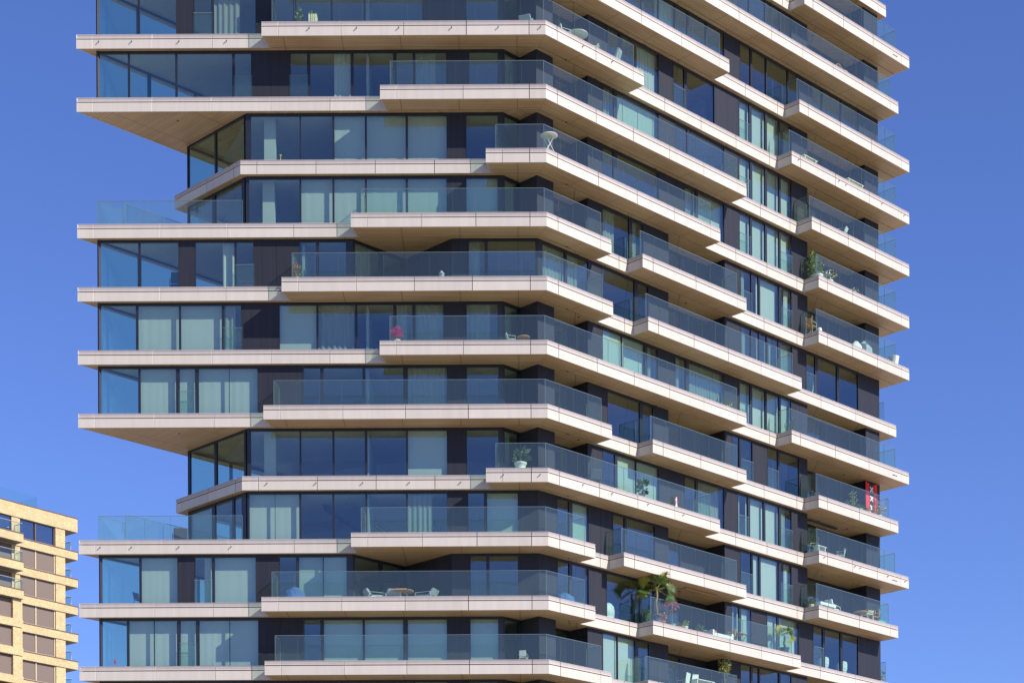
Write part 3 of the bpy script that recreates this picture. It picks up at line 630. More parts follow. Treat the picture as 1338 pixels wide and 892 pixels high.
    # ---- rooms behind
    core = [AG.p(-6.2, 5.4), AG.p(-1.3, 5.4), BG.p(3, 5.6), BG.p(END - .3, 5.6), BG.p(END - .3, 15), BG.p(-3, 15)]
    rm.prism(core, z0 + .004, z1 - .003, M['inner'])
    # partitions between flats
    def part_wall(L, s, d0, d1): rm.lbox(L, s, s + .14, d0, d1, z0 + .004, z1 - .003, M['inner'])
    if not recess: part_wall(AG, ax(331, k), 2.6, 5.4)
    part_wall(AG, ax(394, k) if k in (5, 10) else ax(478, k), .3, 5.4)
    for px in (881, 948, 1036):
        if px == 881 and B_R[k][0][0] < 948: continue
        part_wall(BG, bx(px, k), 1.5 if px != 881 else .3, 5.6)
    if k not in B_CORNER: part_wall(BG, bx(768, k) + .2, 1.3, 5.6)
    rmo = part(rm, 'room_wall')
    # ceilings seen through the panes
    cl = MB()
    e_mid = (ax(461, k) - .1) if k in (5, 10) else ax(656, k)
    if k in (5, 10):
        mid = (ax(461.5, k) + ax(590.4, k)) / 2; v = (ax(590.4, k) - ax(461.5, k)) / 2
        cl.prism([AG.p(sL + .15, .15), AG.p(e_mid, .15), AG.p(mid, v + .12), AG.p(mid, 5.3), AG.p(sL + 5.4, 5.3)], z1 - .03, z1 - .012, M['ceil'])
    elif recess: cl.prism([AG.p(sL + .15, .15), AG.p(e_mid, .15), AG.p(e_mid + 1.2, 1.4), AG.p(e_mid + 1.2, 5.3), AG.p(sL - 2, 5.3)], z1 - .03, z1 - .012, M['ceil'])
    else: cl.prism([AG.p(sL + .15, .15), AG.p(e_mid, .15), AG.p(e_mid + 1.2, 1.4), AG.p(e_mid + 1.2, 5.3), AG.p(sL + 5.4, 5.3)], z1 - .03, z1 - .012, M['ceil'])
    part(cl, 'ceiling')
# ---- windows become parts; the smallest surplus is one part each
def px_size(sp):
    L, a, b = sp[0], sp[1], sp[2]
    pa, pb = L.p(a), L.p(b); ua, ub = pa[0] / pa[1] * F, pb[0] / pb[1] * F; ca = (ua + ub) / 2 + CX; y = CY - (sp[5] + 1.2 - CAMZ) / pa[1] * F
    w_ = (ub - ua)
    if L.d == DB and L.n == (S2, -S2): w_ *= .05              # hidden side
    if not (0 < ca < 1338 and -60 < y < 930): w_ *= .03
    return w_
for nm, sel in (('window', [s for s in wins if s[2] - s[1] >= 1.25]), ('casement_window', [s for s in wins if s[2] - s[1] < 1.25])):
    sel.sort(key=px_size, reverse=True)
    for sp in sel[:99]:
        f, p, c, gd = win_meshes(sp)
        fo = part(f, nm); part(p, 'pane', fo)
        if c: part(c, 'blind' if 'b' in sp[7] else 'curtain', fo)
        if gd: part(gd, 'guard_glass', fo)
    rest = MB()
    for sp in sel[99:]:
        for m_ in win_meshes(sp):
            if not m_: continue
            i = len(rest.v); rest.v += m_.v
            for fc, mi, sm in zip(m_.f, m_.mi, m_.sm): rest.f.append(tuple(i + a for a in fc)); rest.mi.append(rest.m(m_.ms[mi])); rest.sm.append(sm)
    if rest.v: part(rest, nm, kind='stuff')
# storeys below and above the picture
lo = MB()
for k in list(range(13, 18)) + [-3, -4]:
    z0, z1 = (zf(k) if k < 17 else 0.), zf(k - 1) - FH
    lo.prism([AG.p(meet(AG, LG), .1), AG.p(CXA - .05, .1), BG.p(END, .1), BG.p(END, 15), BG.p(-3, 15)], z0 + .004, z1, M['frame'])
part(lo, 'plain_storey')
# ------------------------------------------------------------------ brick neighbour, 225 m away
def zpx(px, py, Y):
    du, dv = px - CX, py - CY; return -(-s_ * du + c_ * dv) / F * Y + CAMZ
an = R_(39); ND = (math.sin(an), math.cos(an)); NN = (-math.cos(an), math.sin(an))
NO = (un(101.6, 750) * 225, 225.)
NL = Line(NO, ND, NN); NW = NL.off(.10)
NT = thing('brick_tower', 'yellow brick residential tower with brown window blinds, lower left behind the dark tower', 'tower', (NO[0], NO[1], 0))
def npart(mb, name, parent=None, **kw):
    for i, p in enumerate(mb.v): mb.v[i] = (p[0] - NO[0], p[1] - NO[1], p[2])
    o = mb.build(name, NT if parent is None else parent); tag(o, **kw); return o
nx = lambda px, py=780: NW.at(px, py)
NH = (zpx(101.6, 721.6, 225) - zpx(101.6, 864.6, 225)) / 4
NZ = [zpx(101.6, 721.6, 225) - j * NH for j in range(0, 40)]
NB_T = .86; wl = nx(-70); wr = nx(85.4); ZTOP = zpx(101.6, 678, 225)
def nbox(L, s0, s1, d0, d1, z0, z1, mat, name, parent=None, **kw):
    m = MB(); m.lbox(L, s0, s1, d0, d1, z0, z1, mat); return npart(m, name, parent, **kw)
wallm = MB()
for s0, s1 in ((nx(73), wr), (nx(25.5) - 1.0, nx(25.5) + .1)): wallm.lbox(NW, s0, s1, 0, .4, 0, ZTOP - 1.3, M['brick'])
wallm.lbox(NW, wl, wr, .45, 14, 0, ZTOP - .8, M['nsoff']); npart(wallm, 'wall')
def nband(z0, z1, s0, s1, out=0., name='brick_band'):
    m = MB(); m.lbox(NL, s0, s1, -out, 12, z0, z1, M['brick']); o = npart(m, name)
    c = MB(); c.lbox(NL, s0 - .04, s1 + .05, -out - .05, 12, z1, z1 + .09, M['ncap']); npart(c, 'coping', o)
    u = MB(); u.lbox(NL, s0 + .02, s1 - .02, -out + .02, 11.9, z0 - .03, z0 - .002, M['nsoff']); npart(u, 'soffit', o); return o
top = nband(ZTOP - 1.5, ZTOP, wl, 0.)
vis_rows = 9
for j in range(0, 20):
    zt = NZ[j]; nband(zt - NB_T, zt, wl, 0.)
for j in range(-1, vis_rows):                      # windows between the bands
    z0 = NZ[j] if j >= 0 else None
for j in range(0, vis_rows):
    z0 = NZ[j] + .09; z1 = (NZ[j - 1] - NB_T if j else ZTOP - 1.5) - .03
    s0, sm, s1 = nx(26), nx(47.5), nx(72.6)
    f = MB()
    for a, b in ((s0, s0 + .10), (sm - .08, sm + .08), (s1 - .14, s1)): f.lbox(NW, a, b, .10, .30, z0, z1, M['nframe'] if j else M['ncap'])
    f.lbox(NW, s0, s1, .10, .30, z0, z0 + .1, M['nframe']); fo = npart(f, 'window')
    for a, b in ((s0 + .1, sm - .08), (sm + .08, s1 - .14)):
        if j == 0: nbox(NW, a, b, .22, .25, z0 + .1, z1, M['npane'], 'pane', fo)
        else: nbox(NW, a, b, .18, .22, z0 + .1, z1, M['nblind'], 'blind', fo)
    # end balcony rail on the far side
    r = MB(); p0, p1, p2 = NL.p(-1.55, .45), NL.p(-.62, .45), NL.p(-.62, 8)
    for a, b in ((p0, p1), (p1, p2)):
        L = math.dist(a, b); ln = Line(a, ((b[0] - a[0]) / L, (b[1] - a[1]) / L), (-(b[1] - a[1]) / L, (b[0] - a[0]) / L)); r.lbox(ln, 0, L, -.01, .01, z0, z0 + 1.05, M['nrail'])
    ro = npart(r, 'balustrade'); h = MB(); h.tube([(*p0, z0 + 1.07), (*p1, z0 + 1.07), (*p2, z0 + 1.07)], .04, M['ngrey'], 6); h.tube([(*p1, z0 - .1), (*p1, z0 + 1.07)], .035, M['ngrey'], 6); npart(h, 'handrail', ro)
    # nearer bay on the left: front balconies, then blinds
    bz = zpx(30, 2, 200)
    if j < 3:
        so = NL.off(-1.3).at(31, 770); o = nband(z0 - NB_T * .95 - .05, z0 + .02, wl, so, 1.3, 'front_balcony')
        g2 = MB(); g2.lbox(NL, wl, so - .12, -1.25, -1.22, z0 + .1, z0 + 1.15, M['nrail']); g2.lbox(NL, so - .14, so - .11, -1.25, .1, z0 + .1, z0 + 1.15, M['nrail']); npart(g2, 'balustrade', o)
        h = MB(); a, b, c = NL.p(wl, -1.24), NL.p(so - .12, -1.24), NL.p(so - .12, .1); h.tube([(*a, z0 + 1.17), (*b, z0 + 1.17), (*c, z0 + 1.17)], .045, M['ngrey'], 6); npart(h, 'handrail', o)
    s0, s1 = nx(-30), (nx(24) if j < 3 else NL.off(-.7).at(17, 840))
    if j >= 3: pe = NL.off(-1.0).at(30.5, 840); nbox(NL, NL.off(-.9).at(17.2, 840), pe - .03, -.9, .1, z0 - .1, z1 + .05, M['brick'], 'brick_pier'); nbox(NL, wl, pe, -1.0, .2, z0 - NB_T, z0 - .02, M['brick'], 'brick_band')
    d = -.7 if j >= 3 else .14
    f = MB(); sm = s1 - 3.1
    f.lbox(NW, s0, s1, d + .1, d + .3, z0, z0 + .08, M['nframe']); f.lbox(NW, sm - .06, sm + .06, d - .02, d + .2, z0, z1, M['nframe']); fo = npart(f, 'window')
    nbox(NW, s0, sm - .06, d + .02, d + .06, z0 + .08, z1, M['nblind'] if j else M['npane'], 'blind' if j else 'pane', fo); nbox(NW, sm + .06, s1, d + .02, d + .06, z0 + .08, z1, M['nblind'] if j else M['npane'], 'blind' if j else 'pane', fo)
pl = MB(); pl.lbox(NL, wl, nx(64), 1.8, 10, ZTOP + .1, ZTOP + .62, M['nplinth']); npart(pl, 'roof_plinth')
rg = MB(); a, b, c = NL.p(wl, 1.9), NL.p(nx(62.5), 1.9), NL.p(nx(62.5), 9.5)
for p, q in ((a, b), (b, c)):
    L = math.dist(p, q); dd = ((q[0] - p[0]) / L, (q[1] - p[1]) / L); ln = Line(p, dd, (-dd[1], dd[0])); n = max(1, round(L / 1.7))
    for i in range(n): rg.lbox(ln, L * i / n + .02, L * (i + 1) / n - .02, -.02, .02, ZTOP + .62, ZTOP + 1.95, M['nrail'])
npart(rg, 'roof_balustrade')
# ------------------------------------------------------------------ things on the balconies
def bpos(k, px, off, dz=.0):
    L = B2.off(off); t = L.at(px, 400)
    for _ in range(3):
        y = L.p(t)[1]; t = L.at(px, CY - (zf(k) + .4 - CAMZ) / y * F)
    return (*L.p(t), zf(k) + dz - .012)
def apos(k, px, off, dz=.0):
    L = A2.off(off); t = L.at(px, CY - (zf(k) + .4 - CAMZ) / (98.86 + off) * F); return (*L.p(t), zf(k) + dz - .012)
R45 = R_(45)
def pt(mb, t, name): return mb.build(name, t)
def foliage(mb, c, rad, n, size, mats, flat=.8, rng=None, up=.3):
    rng = rng or random
    for _ in range(n):
        v = Vector((rng.gauss(0, 1), rng.gauss(0, 1), rng.gauss(0, 1)))
        v = v.normalized() * rng.random() ** .45; p = Vector(c) + Vector((v.x * rad[0], v.y * rad[1], v.z * rad[2]))
        d = Vector((v.x + rng.uniform(-.6, .6), v.y + rng.uniform(-.6, .6), v.z + up + rng.uniform(-.6, .6))).normalized()
        sd_ = d.cross(Vector((rng.uniform(-1, 1), rng.uniform(-1, 1), rng.uniform(-1, 1)))).normalized(); s = size * rng.uniform(.6, 1.3)
        mb.face([p, p + d * s * .5 + sd_ * s * .28, p + d * s, p + d * s * .5 - sd_ * s * .28], rng.choice(mats))
def pot(t, r, h, mat, rim=1.08, name='pot'):
    m = MB(); m.lathe([(r * .72, 0), (r * .95, h * .8), (r * rim, h * .86), (r * rim, h), (r * .86, h), (r * .84, h * .9)], mat, 18); return pt(m, t, name)
def bush(loc, label, cat, r, h, leafs, n=260, size=.11, potr=.18, poth=.3, potmat='terra', name='potted_plant', group=None, fl=None, nf=0, trunk=0., flat=None):
    t = thing(name, label, cat, loc, 0, group)
    if potr: pot(t, potr, poth, M[potmat])
    st = MB(); zc = poth + trunk
    for q in range(4):
        a = random.random() * 6.3; st.tube([(0.02 * math.cos(a), .02 * math.sin(a), poth * .9), (.05 * math.cos(a), .05 * math.sin(a), zc + h * .2), (r * .5 * math.cos(a), r * .5 * math.sin(a), zc + h * .7)], [.016, .012, .005], M['stem'], 5)
    pt(st, t, 'stem')
    lf = MB(); foliage(lf, (0, 0, zc + h * .55), (r, r, h * .5), n, size, [M[l] for l in leafs]); pt(lf, t, 'foliage')
    if fl:
        f = MB(); foliage(f, (0, 0, zc + h * .62), (r * 1.05, r * 1.05, h * .5), nf, size * .9, [M[fl]]); pt(f, t, 'blossom')
    return t
def palm(loc, label, h, nl, ll, potmat, potr, poth):
    t = thing('potted_palm', label, 'palm', loc); pot(t, potr, poth, M[potmat])
    tr = MB(); pts = [(.03 * math.sin(i * 1.1), .02 * math.cos(i), poth * .85 + (h - poth * .85) * i / 9) for i in range(10)]
    tr.tube(pts, [.055 + .012 * (i % 2) for i in range(9)] + [.05], M['stem'], 9); pt(tr, t, 'trunk')
    for i in range(nl):
        lf = MB(); az = i * 2.4 + random.uniform(-.3, .3); el = random.uniform(-.45, 1.3); d = Vector((math.cos(az) * math.cos(el), math.sin(az) * math.cos(el), math.sin(el)))
        base = Vector((0, 0, h)); hub = base + d * ll * .55 + Vector((0, 0, -.05)); mat = M['leafy'] if random.random() < .55 else M['leaf']
        lf.tube([base, base.lerp(hub, .5) + Vector((0, 0, .03)), hub], .007, M['leafy'], 4)
        side = d.cross(Vector((0, 0, 1))).normalized(); upv = side.cross(d).normalized(); ro = random.uniform(-1.2, 1.2)
        side, upv = side * math.cos(ro) + upv * math.sin(ro), upv * math.cos(ro) - side * math.sin(ro)
        for b in range(13):
            a = R_(-96 + 16 * b); dr = (d * math.cos(a) + side * math.sin(a)); L = ll * .50 * (1 - .22 * abs(math.sin(a / 2)))
            m1 = hub + dr * L * .6 + upv * .015; tip = hub + dr * L + Vector((0, 0, -.12 * L)); pr = dr.cross(upv).normalized() * .034 * ll
            lf.face([hub, m1 + pr, tip, m1 - pr], mat)
        pt(lf, t, 'fan_leaf')
    return t
def chair(loc, rz, label, mat='white', seat=None, h=.86, name='garden_chair', group=None, cat='chair', slats=False):
    t = thing(name, label, cat, loc, rz, group); A = M[mat]; Sm = M[seat or mat]
    s = MB(); s.box(-.23, .23, -.23, .21, .43, .465, Sm); pt(s, t, 'seat')
    b = MB()
    if slats:
        for i in range(4): b.hexa([(-.2, .22 + i * .025, .5 + i * .09), (.2, .22 + i * .025, .5 + i * .09), (.2, .245 + i * .025, .5 + i * .09), (-.2, .245 + i * .025, .5 + i * .09)], [(-.2, .235 + i * .025, .56 + i * .09), (.2, .235 + i * .025, .56 + i * .09), (.2, .26 + i * .025, .56 + i * .09), (-.2, .26 + i * .025, .56 + i * .09)], Sm)
        b.box(-.215, -.195, .22, .25, .46, h, A); b.box(.195, .215, .22, .25, .46, h, A)
    else: b.hexa([(-.22, .2, .5), (.22, .2, .5), (.22, .235, .5), (-.22, .235, .5)], [(-.21, .31, h), (.21, .31, h), (.21, .345, h), (-.21, .345, h)], Sm)
    pt(b, t, 'backrest')
    for x in (-1, 1):
        for y0, y1 in ((-.22, -.24), (.2, .25)):
            l = MB(); l.tube([(x * .2, y0, .44), (x * .22, y1, 0)], .016, A, 6); pt(l, t, 'leg')
        ar = MB(); ar.tube([(x * .24, -.2, .44), (x * .25, -.2, .64), (x * .25, .24, .66)], .014, A, 6); pt(ar, t, 'armrest')
    return t
def round_table(loc, label, r, h, top='white', leg='white', cross=True, name='round_table', group=None):
    t = thing(name, label, 'table', loc, .3, group)
    p = MB(); p.lathe([(0.001, h - .03), (r, h - .03), (r + .01, h - .015), (r, h), (0.001, h)], M[top], 28); pt(p, t, 'table_top')
    if cross:
        for sx, sy in ((1, 1), (-1, 1), (1, -1), (-1, -1)):
            l = MB(); l.tube([(-sx * r * .55, sy * r * .4, h - .03), (sx * r * .6, sy * r * .45, 0)], .014, M[leg], 6); pt(l, t, 'leg')
    else:
        for i in range(3):
            a = i * 2.1; l = MB(); l.tube([(r * .3 * math.cos(a), r * .3 * math.sin(a), h - .03), (r * .7 * math.cos(a), r * .7 * math.sin(a), 0)], .022, M[leg], 6); pt(l, t, 'leg')
    return t
def lounge(loc, rz, label, frame='white', cush='grey', w_=.72, name='lounge_chair', group=None):
    t = thing(name, label, 'lounge chair', loc, rz, group)
    f = MB(); f.box(-w_ / 2, w_ / 2, -.35, .35, .2, .25, M[frame])
    for x in (-1, 1):
        f.tube([(x * w_ / 2, -.38, 0), (x * w_ / 2, -.38, .55), (x * w_ / 2, .42, .58), (x * w_ / 2, .5, 0)], .02, M[frame], 6)
    pt(f, t, 'frame')
    c = MB(); c.hexa([(-w_ / 2 + .04, -.38, .27), (w_ / 2 - .04, -.38, .27), (w_ / 2 - .04, .3, .22), (-w_ / 2 + .04, .3, .22)], [(-w_ / 2 + .05, -.36, .43), (w_ / 2 - .05, -.36, .43), (w_ / 2 - .05, .3, .37), (-w_ / 2 + .05, .3, .37)], M[cush]); o = pt(c, t, 'seat_cushion')
    c = MB(); c.hexa([(-w_ / 2 + .04, .28, .38), (w_ / 2 - .04, .28, .38), (w_ / 2 - .04, .44, .36), (-w_ / 2 + .04, .44, .36)], [(-w_ / 2 + .06, .5, .88), (w_ / 2 - .06, .5, .88), (w_ / 2 - .06, .62, .84), (-w_ / 2 + .06, .62, .84)], M[cush]); o2 = pt(c, t, 'back_cushion')
    for q in (o, o2):
        m = q.modifiers.new('soft', 'BEVEL'); m.width = .035; m.segments = 3
    return t
def low_(t):
    t.scale = (1.0, 1.0, .62); return t
def drape(loc, rz, label, mats, w_=.8, h=.7, d=.5, name='covered_furniture', cat='cover', seed=1):
    t = thing(name, label, cat, loc, rz); m = MB(); rng = random.Random(seed); n, r = 22, 9
    i0 = len(m.v); ks = [m.m(M[q]) for q in mats]
    for j in range(r):
        f = j / (r - 1)
        for i in range(n):
            a = 2 * math.pi * i / n; rr = (1 - .75 * max(0, f - .62) / .38) * (1.12 - .12 * f) + .05 * math.sin(a * 7 + j * .5) + rng.uniform(-.03, .03)
            m.v.append((w_ / 2 * rr * math.cos(a), d / 2 * rr * math.sin(a), h * (f if f < .62 else .62 + (f - .62) * 1.0) + rng.uniform(-.015, .015)))
    for j in range(r - 1):
        for i in range(n):
            a, b = i0 + j * n + i, i0 + j * n + (i + 1) % n; m.f.append((a, b, b + n, a + n)); m.mi.append(ks[(i // 5 + j // 6) % len(ks)]); m.sm.append(True)
    m.f.append(tuple(i0 + (r - 1) * n + i for i in range(n))); m.mi.append(ks[0]); m.sm.append(True)
    pt(m, t, 'fabric'); return t
# short side, top storey in view
t = thing('slatted_planter', 'cream slatted planter with small green shoots on the topmost balcony', 'planter', apos(1, 409, .75))
m = MB(); m.hexa([(-.16, -.16, 0), (.16, -.16, 0), (.16, .16, 0), (-.16, .16, 0)], [(-.22, -.22, .62), (.22, -.22, .62), (.22, .22, .62), (-.22, .22, .62)], M['offw']); pt(m, t, 'box')
m = MB()
for i in range(4): m.box(-.2 + i * .105, -.13 + i * .105, -.235, -.222, .05, .66, M['offw'])
pt(m, t, 'slats'); m = MB(); foliage(m, (.02, 0, .72), (.2, .2, .14), 40, .12, [M['leafy'], M['leaf']]); pt(m, t, 'foliage')
bush(apos(1, 391, .75), 'slim pale-potted green plant left of the cream slatted planter', 'plant', .1, .75, ['leaf', 'leafy'], 70, .16, .1, .28, 'white')
low_(lounge(apos(1, 690, 1.0), R_(160), 'grey lounge chair near the building corner on the topmost balcony', 'white', 'grey'))
round_table(bpos(1, 754, .8), 'large round white table among thin chairs on the topmost balcony', .55, .74, 'white', 'white', False, 'garden_table')
chair(bpos(1, 738, .9), R45 + R_(70), 'thin white wire chair left of the large round white table', 'white')
chair(bpos(1, 776, .85), R45 - R_(60), 'pale folding chair right of the large round white table', 'white', 'white', slats=True)
lounge(bpos(1, 797, .95), R45 + R_(200), 'pale reclining chair at the right end of the topmost corner balcony', 'spout', 'grey', .6)
# third storey: bistro table at the corner
round_table((RC[0] - .1 + .25, RC[1] + .75, zf(3) - .012), 'round white bistro table with crossed legs at the balcony corner', .43, .98, 'white', 'white', True, 'bistro_table')
bush(apos(5, 388, .65), 'red flowering plant in a small pot at the left end of its balcony', 'plant', .2, .65, ['leaf', 'leafy'], 120, .11, .14, .24, 'terra', fl='redp', nf=45)
t = thing('lantern', 'pale glass lantern standing in the dark niche on the short side', 'lantern', apos(5, 577, 1.25)); m = MB(); m.lathe([(.16, 0), (.16, .04), (.13, .06), (.13, .62), (.16, .64), (.06, .74), (.02, .8)], M['grey'], 12); pt(m, t, 'body')
bush(apos(6, 519, .62), 'bright pink flowering plant in a white pot at a balcony end', 'plant', .27, .58, ['leaf'], 60, .1, .15, .26, 'white', fl='pink', nf=330)
chair(apos(6, 668, .9), R_(100), 'low white chair near the corner, beside a small wooden table', 'white').scale = (.85, .85, .75)
round_table(apos(6, 684, .95), 'small wooden table beside the low white chair near the corner', .32, .5, 'wood', 'steel')
t = bush(apos(8, 680, .7), 'broad-leaved green plant in a large white pot behind balcony glass', 'plant', .22, .62, ['leaf', 'leafd'], 34, .38, .30, .46, 'white')
drape(apos(10, 385, .6), .2, 'crumpled blue cover over furniture at the left end of a balcony', ['blue'], .95, .62, .6, seed=3)
low_(lounge(apos(10, 491, .95), R_(110), 'left white-framed lounge chair with grey cushions by the slatted round table', 'white', 'grey', .8))
low_(lounge(apos(10, 511, 1.15), R_(200), 'lounge chair with upright grey back close left of the slatted round table', 'white', 'grey', .8))
low_(lounge(apos(10, 556, .95), R_(250), 'right lounge chair with grey cushions by the slatted round table', 'white', 'grey', .85))
t = thing('slatted_table', 'low round wooden slatted table between grey lounge chairs', 'table', apos(10, 525, .8)); m = MB()
for i in range(-5, 6):
    y = i * .105; hw = math.sqrt(max(.02, .60 ** 2 - y * y)); m.box(-hw, hw, y - .045, y + .045, .42, .455, M['wood'])
pt(m, t, 'table_top')
for i in range(3):
    l = MB(); a = i * 2.1 + .4; l.tube([(.2 * math.cos(a), .2 * math.sin(a), .42), (.42 * math.cos(a), .42 * math.sin(a), 0)], .02, M['white'], 6); pt(l, t, 'leg')
chair(apos(11, 684, 1.3), R_(170), 'white chair alone near the corner of the lowest balcony', 'white').scale = (.8, .8, .8)
lounge(apos(9, 236, 2.6), R_(190), 'dark armchair on the roof terrace behind glass', 'steel', 'greyd', .8)
drape(apos(9, 263, 2.9), 0, 'brown covered stool on the roof terrace behind glass', ['rattan'], .7, .42, .6, seed=8, name='covered_stool', cat='stool')
# long side
lounge(bpos(8, 775, .9), R45 + R_(150), 'dark low armchair on the corner balcony above two closed panels', 'steel', 'greyd')
t = bush(bpos(8, 839.5, .6), 'tall grass in a grey pot behind the long balcony glass', 'plant', .2, .6, ['leafd', 'leaf'], 60, .34, .2, .42, 'grey')
t = thing('figurine', 'small footballer figurine in white and red shirt standing on a balcony edge', 'figurine', bpos(8, 883.5, .12, .02), R45 + R_(20))
m = MB(); m.tube([(-.05, 0, 0), (-.045, 0, .12), (-.035, 0, .25)], [.028, .034, .044], M['fwhite'], 8); m.tube([(.06, -.03, 0), (.05, -.01, .12), (.035, 0, .25)], [.028, .034, .044], M['fwhite'], 8)
m.lathe([(.06, .22), (.075, .27), (.07, .33), (.095, .42), (.085, .46), (.03, .475), (.028, .5)], M['fwhite'], 12, sq=.65); m.lathe([(.02, .485), (.048, .51), (.055, .55), (.045, .59), (.01, .61)], M['skin'], 10); pt(m, t, 'body')
m = MB(); m.box(-.036, .036, -.068, .05, .26, .44, M['red']); pt(m, t, 'shirt_panel')
for x in (-1, 1): m = MB(); m.tube([(x * .085, 0, .44), (x * .12, -.01, .35), (x * .09, -.06, .27)], [.03, .025, .018], M['skin' if x > 0 else 'fwhite'], 7); pt(m, t, 'arm')
m = MB(); m.lathe([(.058, .555), (.056, .585), (.03, .62), (.005, .625)], M['hair'], 10); pt(m, t, 'hair')
drape(bpos(10, 738, .85), R45, 'blue beanbag slumped on the corner balcony', ['blue'], 1.0, .62, .8, name='beanbag', cat='beanbag', seed=5)
palm(bpos(10, 858, .5), 'tall fan palm with yellow-green leaves reflected in the window beside it', 1.85, 20, 1.2, 'greyd', .3, .5)
bush(bpos(10, 847.5, 1.0), 'dark green bushy plant at the foot of the tall palm', 'plant', .36, .5, ['leafd', 'leaf', 'leaf'], 240, .13, .2, .25, 'green')
bush(bpos(10, 864.5, .5), 'pale flowering heather in a clay pot right of the tall palm', 'plant', .27, .42, ['leafy', 'fwhite', 'pink', 'leaf'], 200, .1, .22, .22, 'terra')
bush(bpos(10, 878.5, .7), 'leggy magenta bougainvillea in a pot on the planted balcony', 'plant', .36, .55, ['leaf', 'leafy'], 90, .1, .16, .3, 'grey', fl='pink', nf=150, trunk=.65)
bush(bpos(10, 888, .55), 'terracotta bowl of low plants right of the bougainvillea', 'plant', .2, .16, ['leaf', 'olive'], 50, .09, .22, .2, 'terra')
bush(bpos(10, 895, .55), 'white bowl with yellow-green shoots, planted balcony', 'plant', .18, .25, ['leafy', 'leaf'], 50, .13, .17, .28, 'white')
t = thing('sofa', 'white garden sofa with an orange cushion on the planted balcony', 'sofa', bpos(10, 938, .85), R45 + R_(180))
t.scale = (.95, .95, .78)
m = MB(); m.box(-.8, .8, -.35, .4, .12, .42, M['fwhite']); o = pt(m, t, 'seat'); m = MB(); m.box(-.8, .8, -.45, -.3, .12, .72, M['fwhite']); pt(m, t, 'backrest')
for x in (-1, 1): m = MB(); m.box(x * .86 - .07, x * .86 + .07, -.45, .4, .0, .62, M['fwhite']); pt(m, t, 'armrest')
m = MB(); m.hexa([(-.1, -.28, .44), (.3, -.28, .44), (.3, -.14, .43), (-.1, -.14, .43)], [(-.1, -.3, .82), (.3, -.3, .82), (.3, -.18, .82), (-.1, -.18, .82)], M['redp']); tag(pt(m, t, 'cushion'))
chair(bpos(10, 953.5, .95), R45 + R_(240), 'wooden slatted chair between the white sofa and small square table', 'wood', 'wood', .9, slats=True)
t = thing('bistro_table', 'small square wooden folding table right of the wooden slatted chair', 'table', bpos(10, 966, .9), R45)
m = MB()
for i in range(6): m.box(-.34, .34, -.33 + i * .115, -.235 + i * .115, .69, .715, M['wood'])
pt(m, t, 'table_top')
for x in (-1, 1):
    for q in (-1, 1): l = MB(); l.tube([(x * .3, q * .28, .69), (x * .3, -q * .28, 0)], .015, M['steel'], 6); pt(l, t, 'leg')
palm(bpos(10, 1025, .75), 'short palm in a dark pot in front of pale curtains', 1.15, 11, .85, 'greyd', .27, .5)
bush(bpos(10, 915, .9), 'grey-green lavender in a pot between bougainvillea and sofa', 'plant', .25, .4, ['olive', 'leaf'], 110, .11, .17, .25, 'grey')
for px, lab, rz in ((893, 'left of two white high-backed chairs at the pale table, lowest balcony', 190), (904, 'right of two white high-backed chairs at the pale table, lowest balcony', 170)):
    chair(bpos(11, px, 1.0), R45 + R_(rz), lab, 'white', None, 1.05, group='white chairs at the pale table')
t = thing('dining_table', 'pale rectangular table right of two white high-backed chairs', 'table', bpos(11, 915, .8), R45)
m = MB(); m.box(-.75, .75, -.42, .42, .72, .755, M['white']); pt(m, t, 'table_top')
for x in (-1, 1):
    for q in (-1, 1): l = MB(); l.box(x * .68 - .03, x * .68 + .03, q * .36 - .03, q * .36 + .03, 0, .72, M['white']); pt(l, t, 'leg')
bush(bpos(11, 947.5, .8), 'young olive tree on a thin trunk at the end of the lowest balcony', 'tree', .34, .95, ['olive', 'olive', 'leafy'], 330, .12, .22, .35, 'grey', name='olive_tree', trunk=1.0)
# right-hand balconies
t = thing('rattan_chair', 'round-backed rattan chair on the second balcony from the top right', 'chair', bpos(-1, 1100, .7), R45 + R_(180)); m = MB()
m.lathe([(.32, .3), (.36, .36), (.3, .42), (.02, .42)], M['rattan'], 18); pt(m, t, 'seat')
m = MB(); m.tube([(.42 * math.cos(a), -.1 - .12 * math.sin(a), .4 + .55 * math.sin(a)) for a in [math.pi * i / 14 for i in range(15)]], .03, M['rattan'], 7)
for i in range(1, 7): a = math.pi * i / 7; m.tube([(.1 * math.cos(a), .0, .42), (.42 * math.cos(a), -.1 - .12 * math.sin(a), .4 + .55 * math.sin(a))], .012, M['rattan'], 5)
pt(m, t, 'backrest')
for q in range(4): l = MB(); a = q * 1.57 + .8; l.tube([(.2 * math.cos(a), .2 * math.sin(a), .32), (.3 * math.cos(a), .3 * math.sin(a), 0)], .018, M['rattan'], 5); pt(l, t, 'leg')
def bench(loc, rz, L, label, mat='offw'):
    t = thing('bench', label, 'bench', loc, rz); m = MB()
    for i in range(3): m.box(-L / 2, L / 2, -.2 + i * .14, -.08 + i * .14, .42, .455, M[mat])
    pt(m, t, 'seat')
    for x in (-1, 1): m = MB(); m.box(x * (L / 2 - .15) - .03, x * (L / 2 - .15) + .03, -.18, .2, 0, .42, M[mat]); pt(m, t, 'leg')
bench(bpos(1, 1056, .55), R45, 1.3, 'pale wooden bench at the left end of a right-hand balcony, above drifting panels'.replace(', above drifting panels', ''))
bench(bpos(1, 1115, .55), R45, 1.6, 'longer pale wooden bench on the same balcony, nearer the right end')
chair(bpos(2, 1100, .8), R45 + R_(200), 'white garden chair alone on the third right-hand balcony', 'white', None, .75)
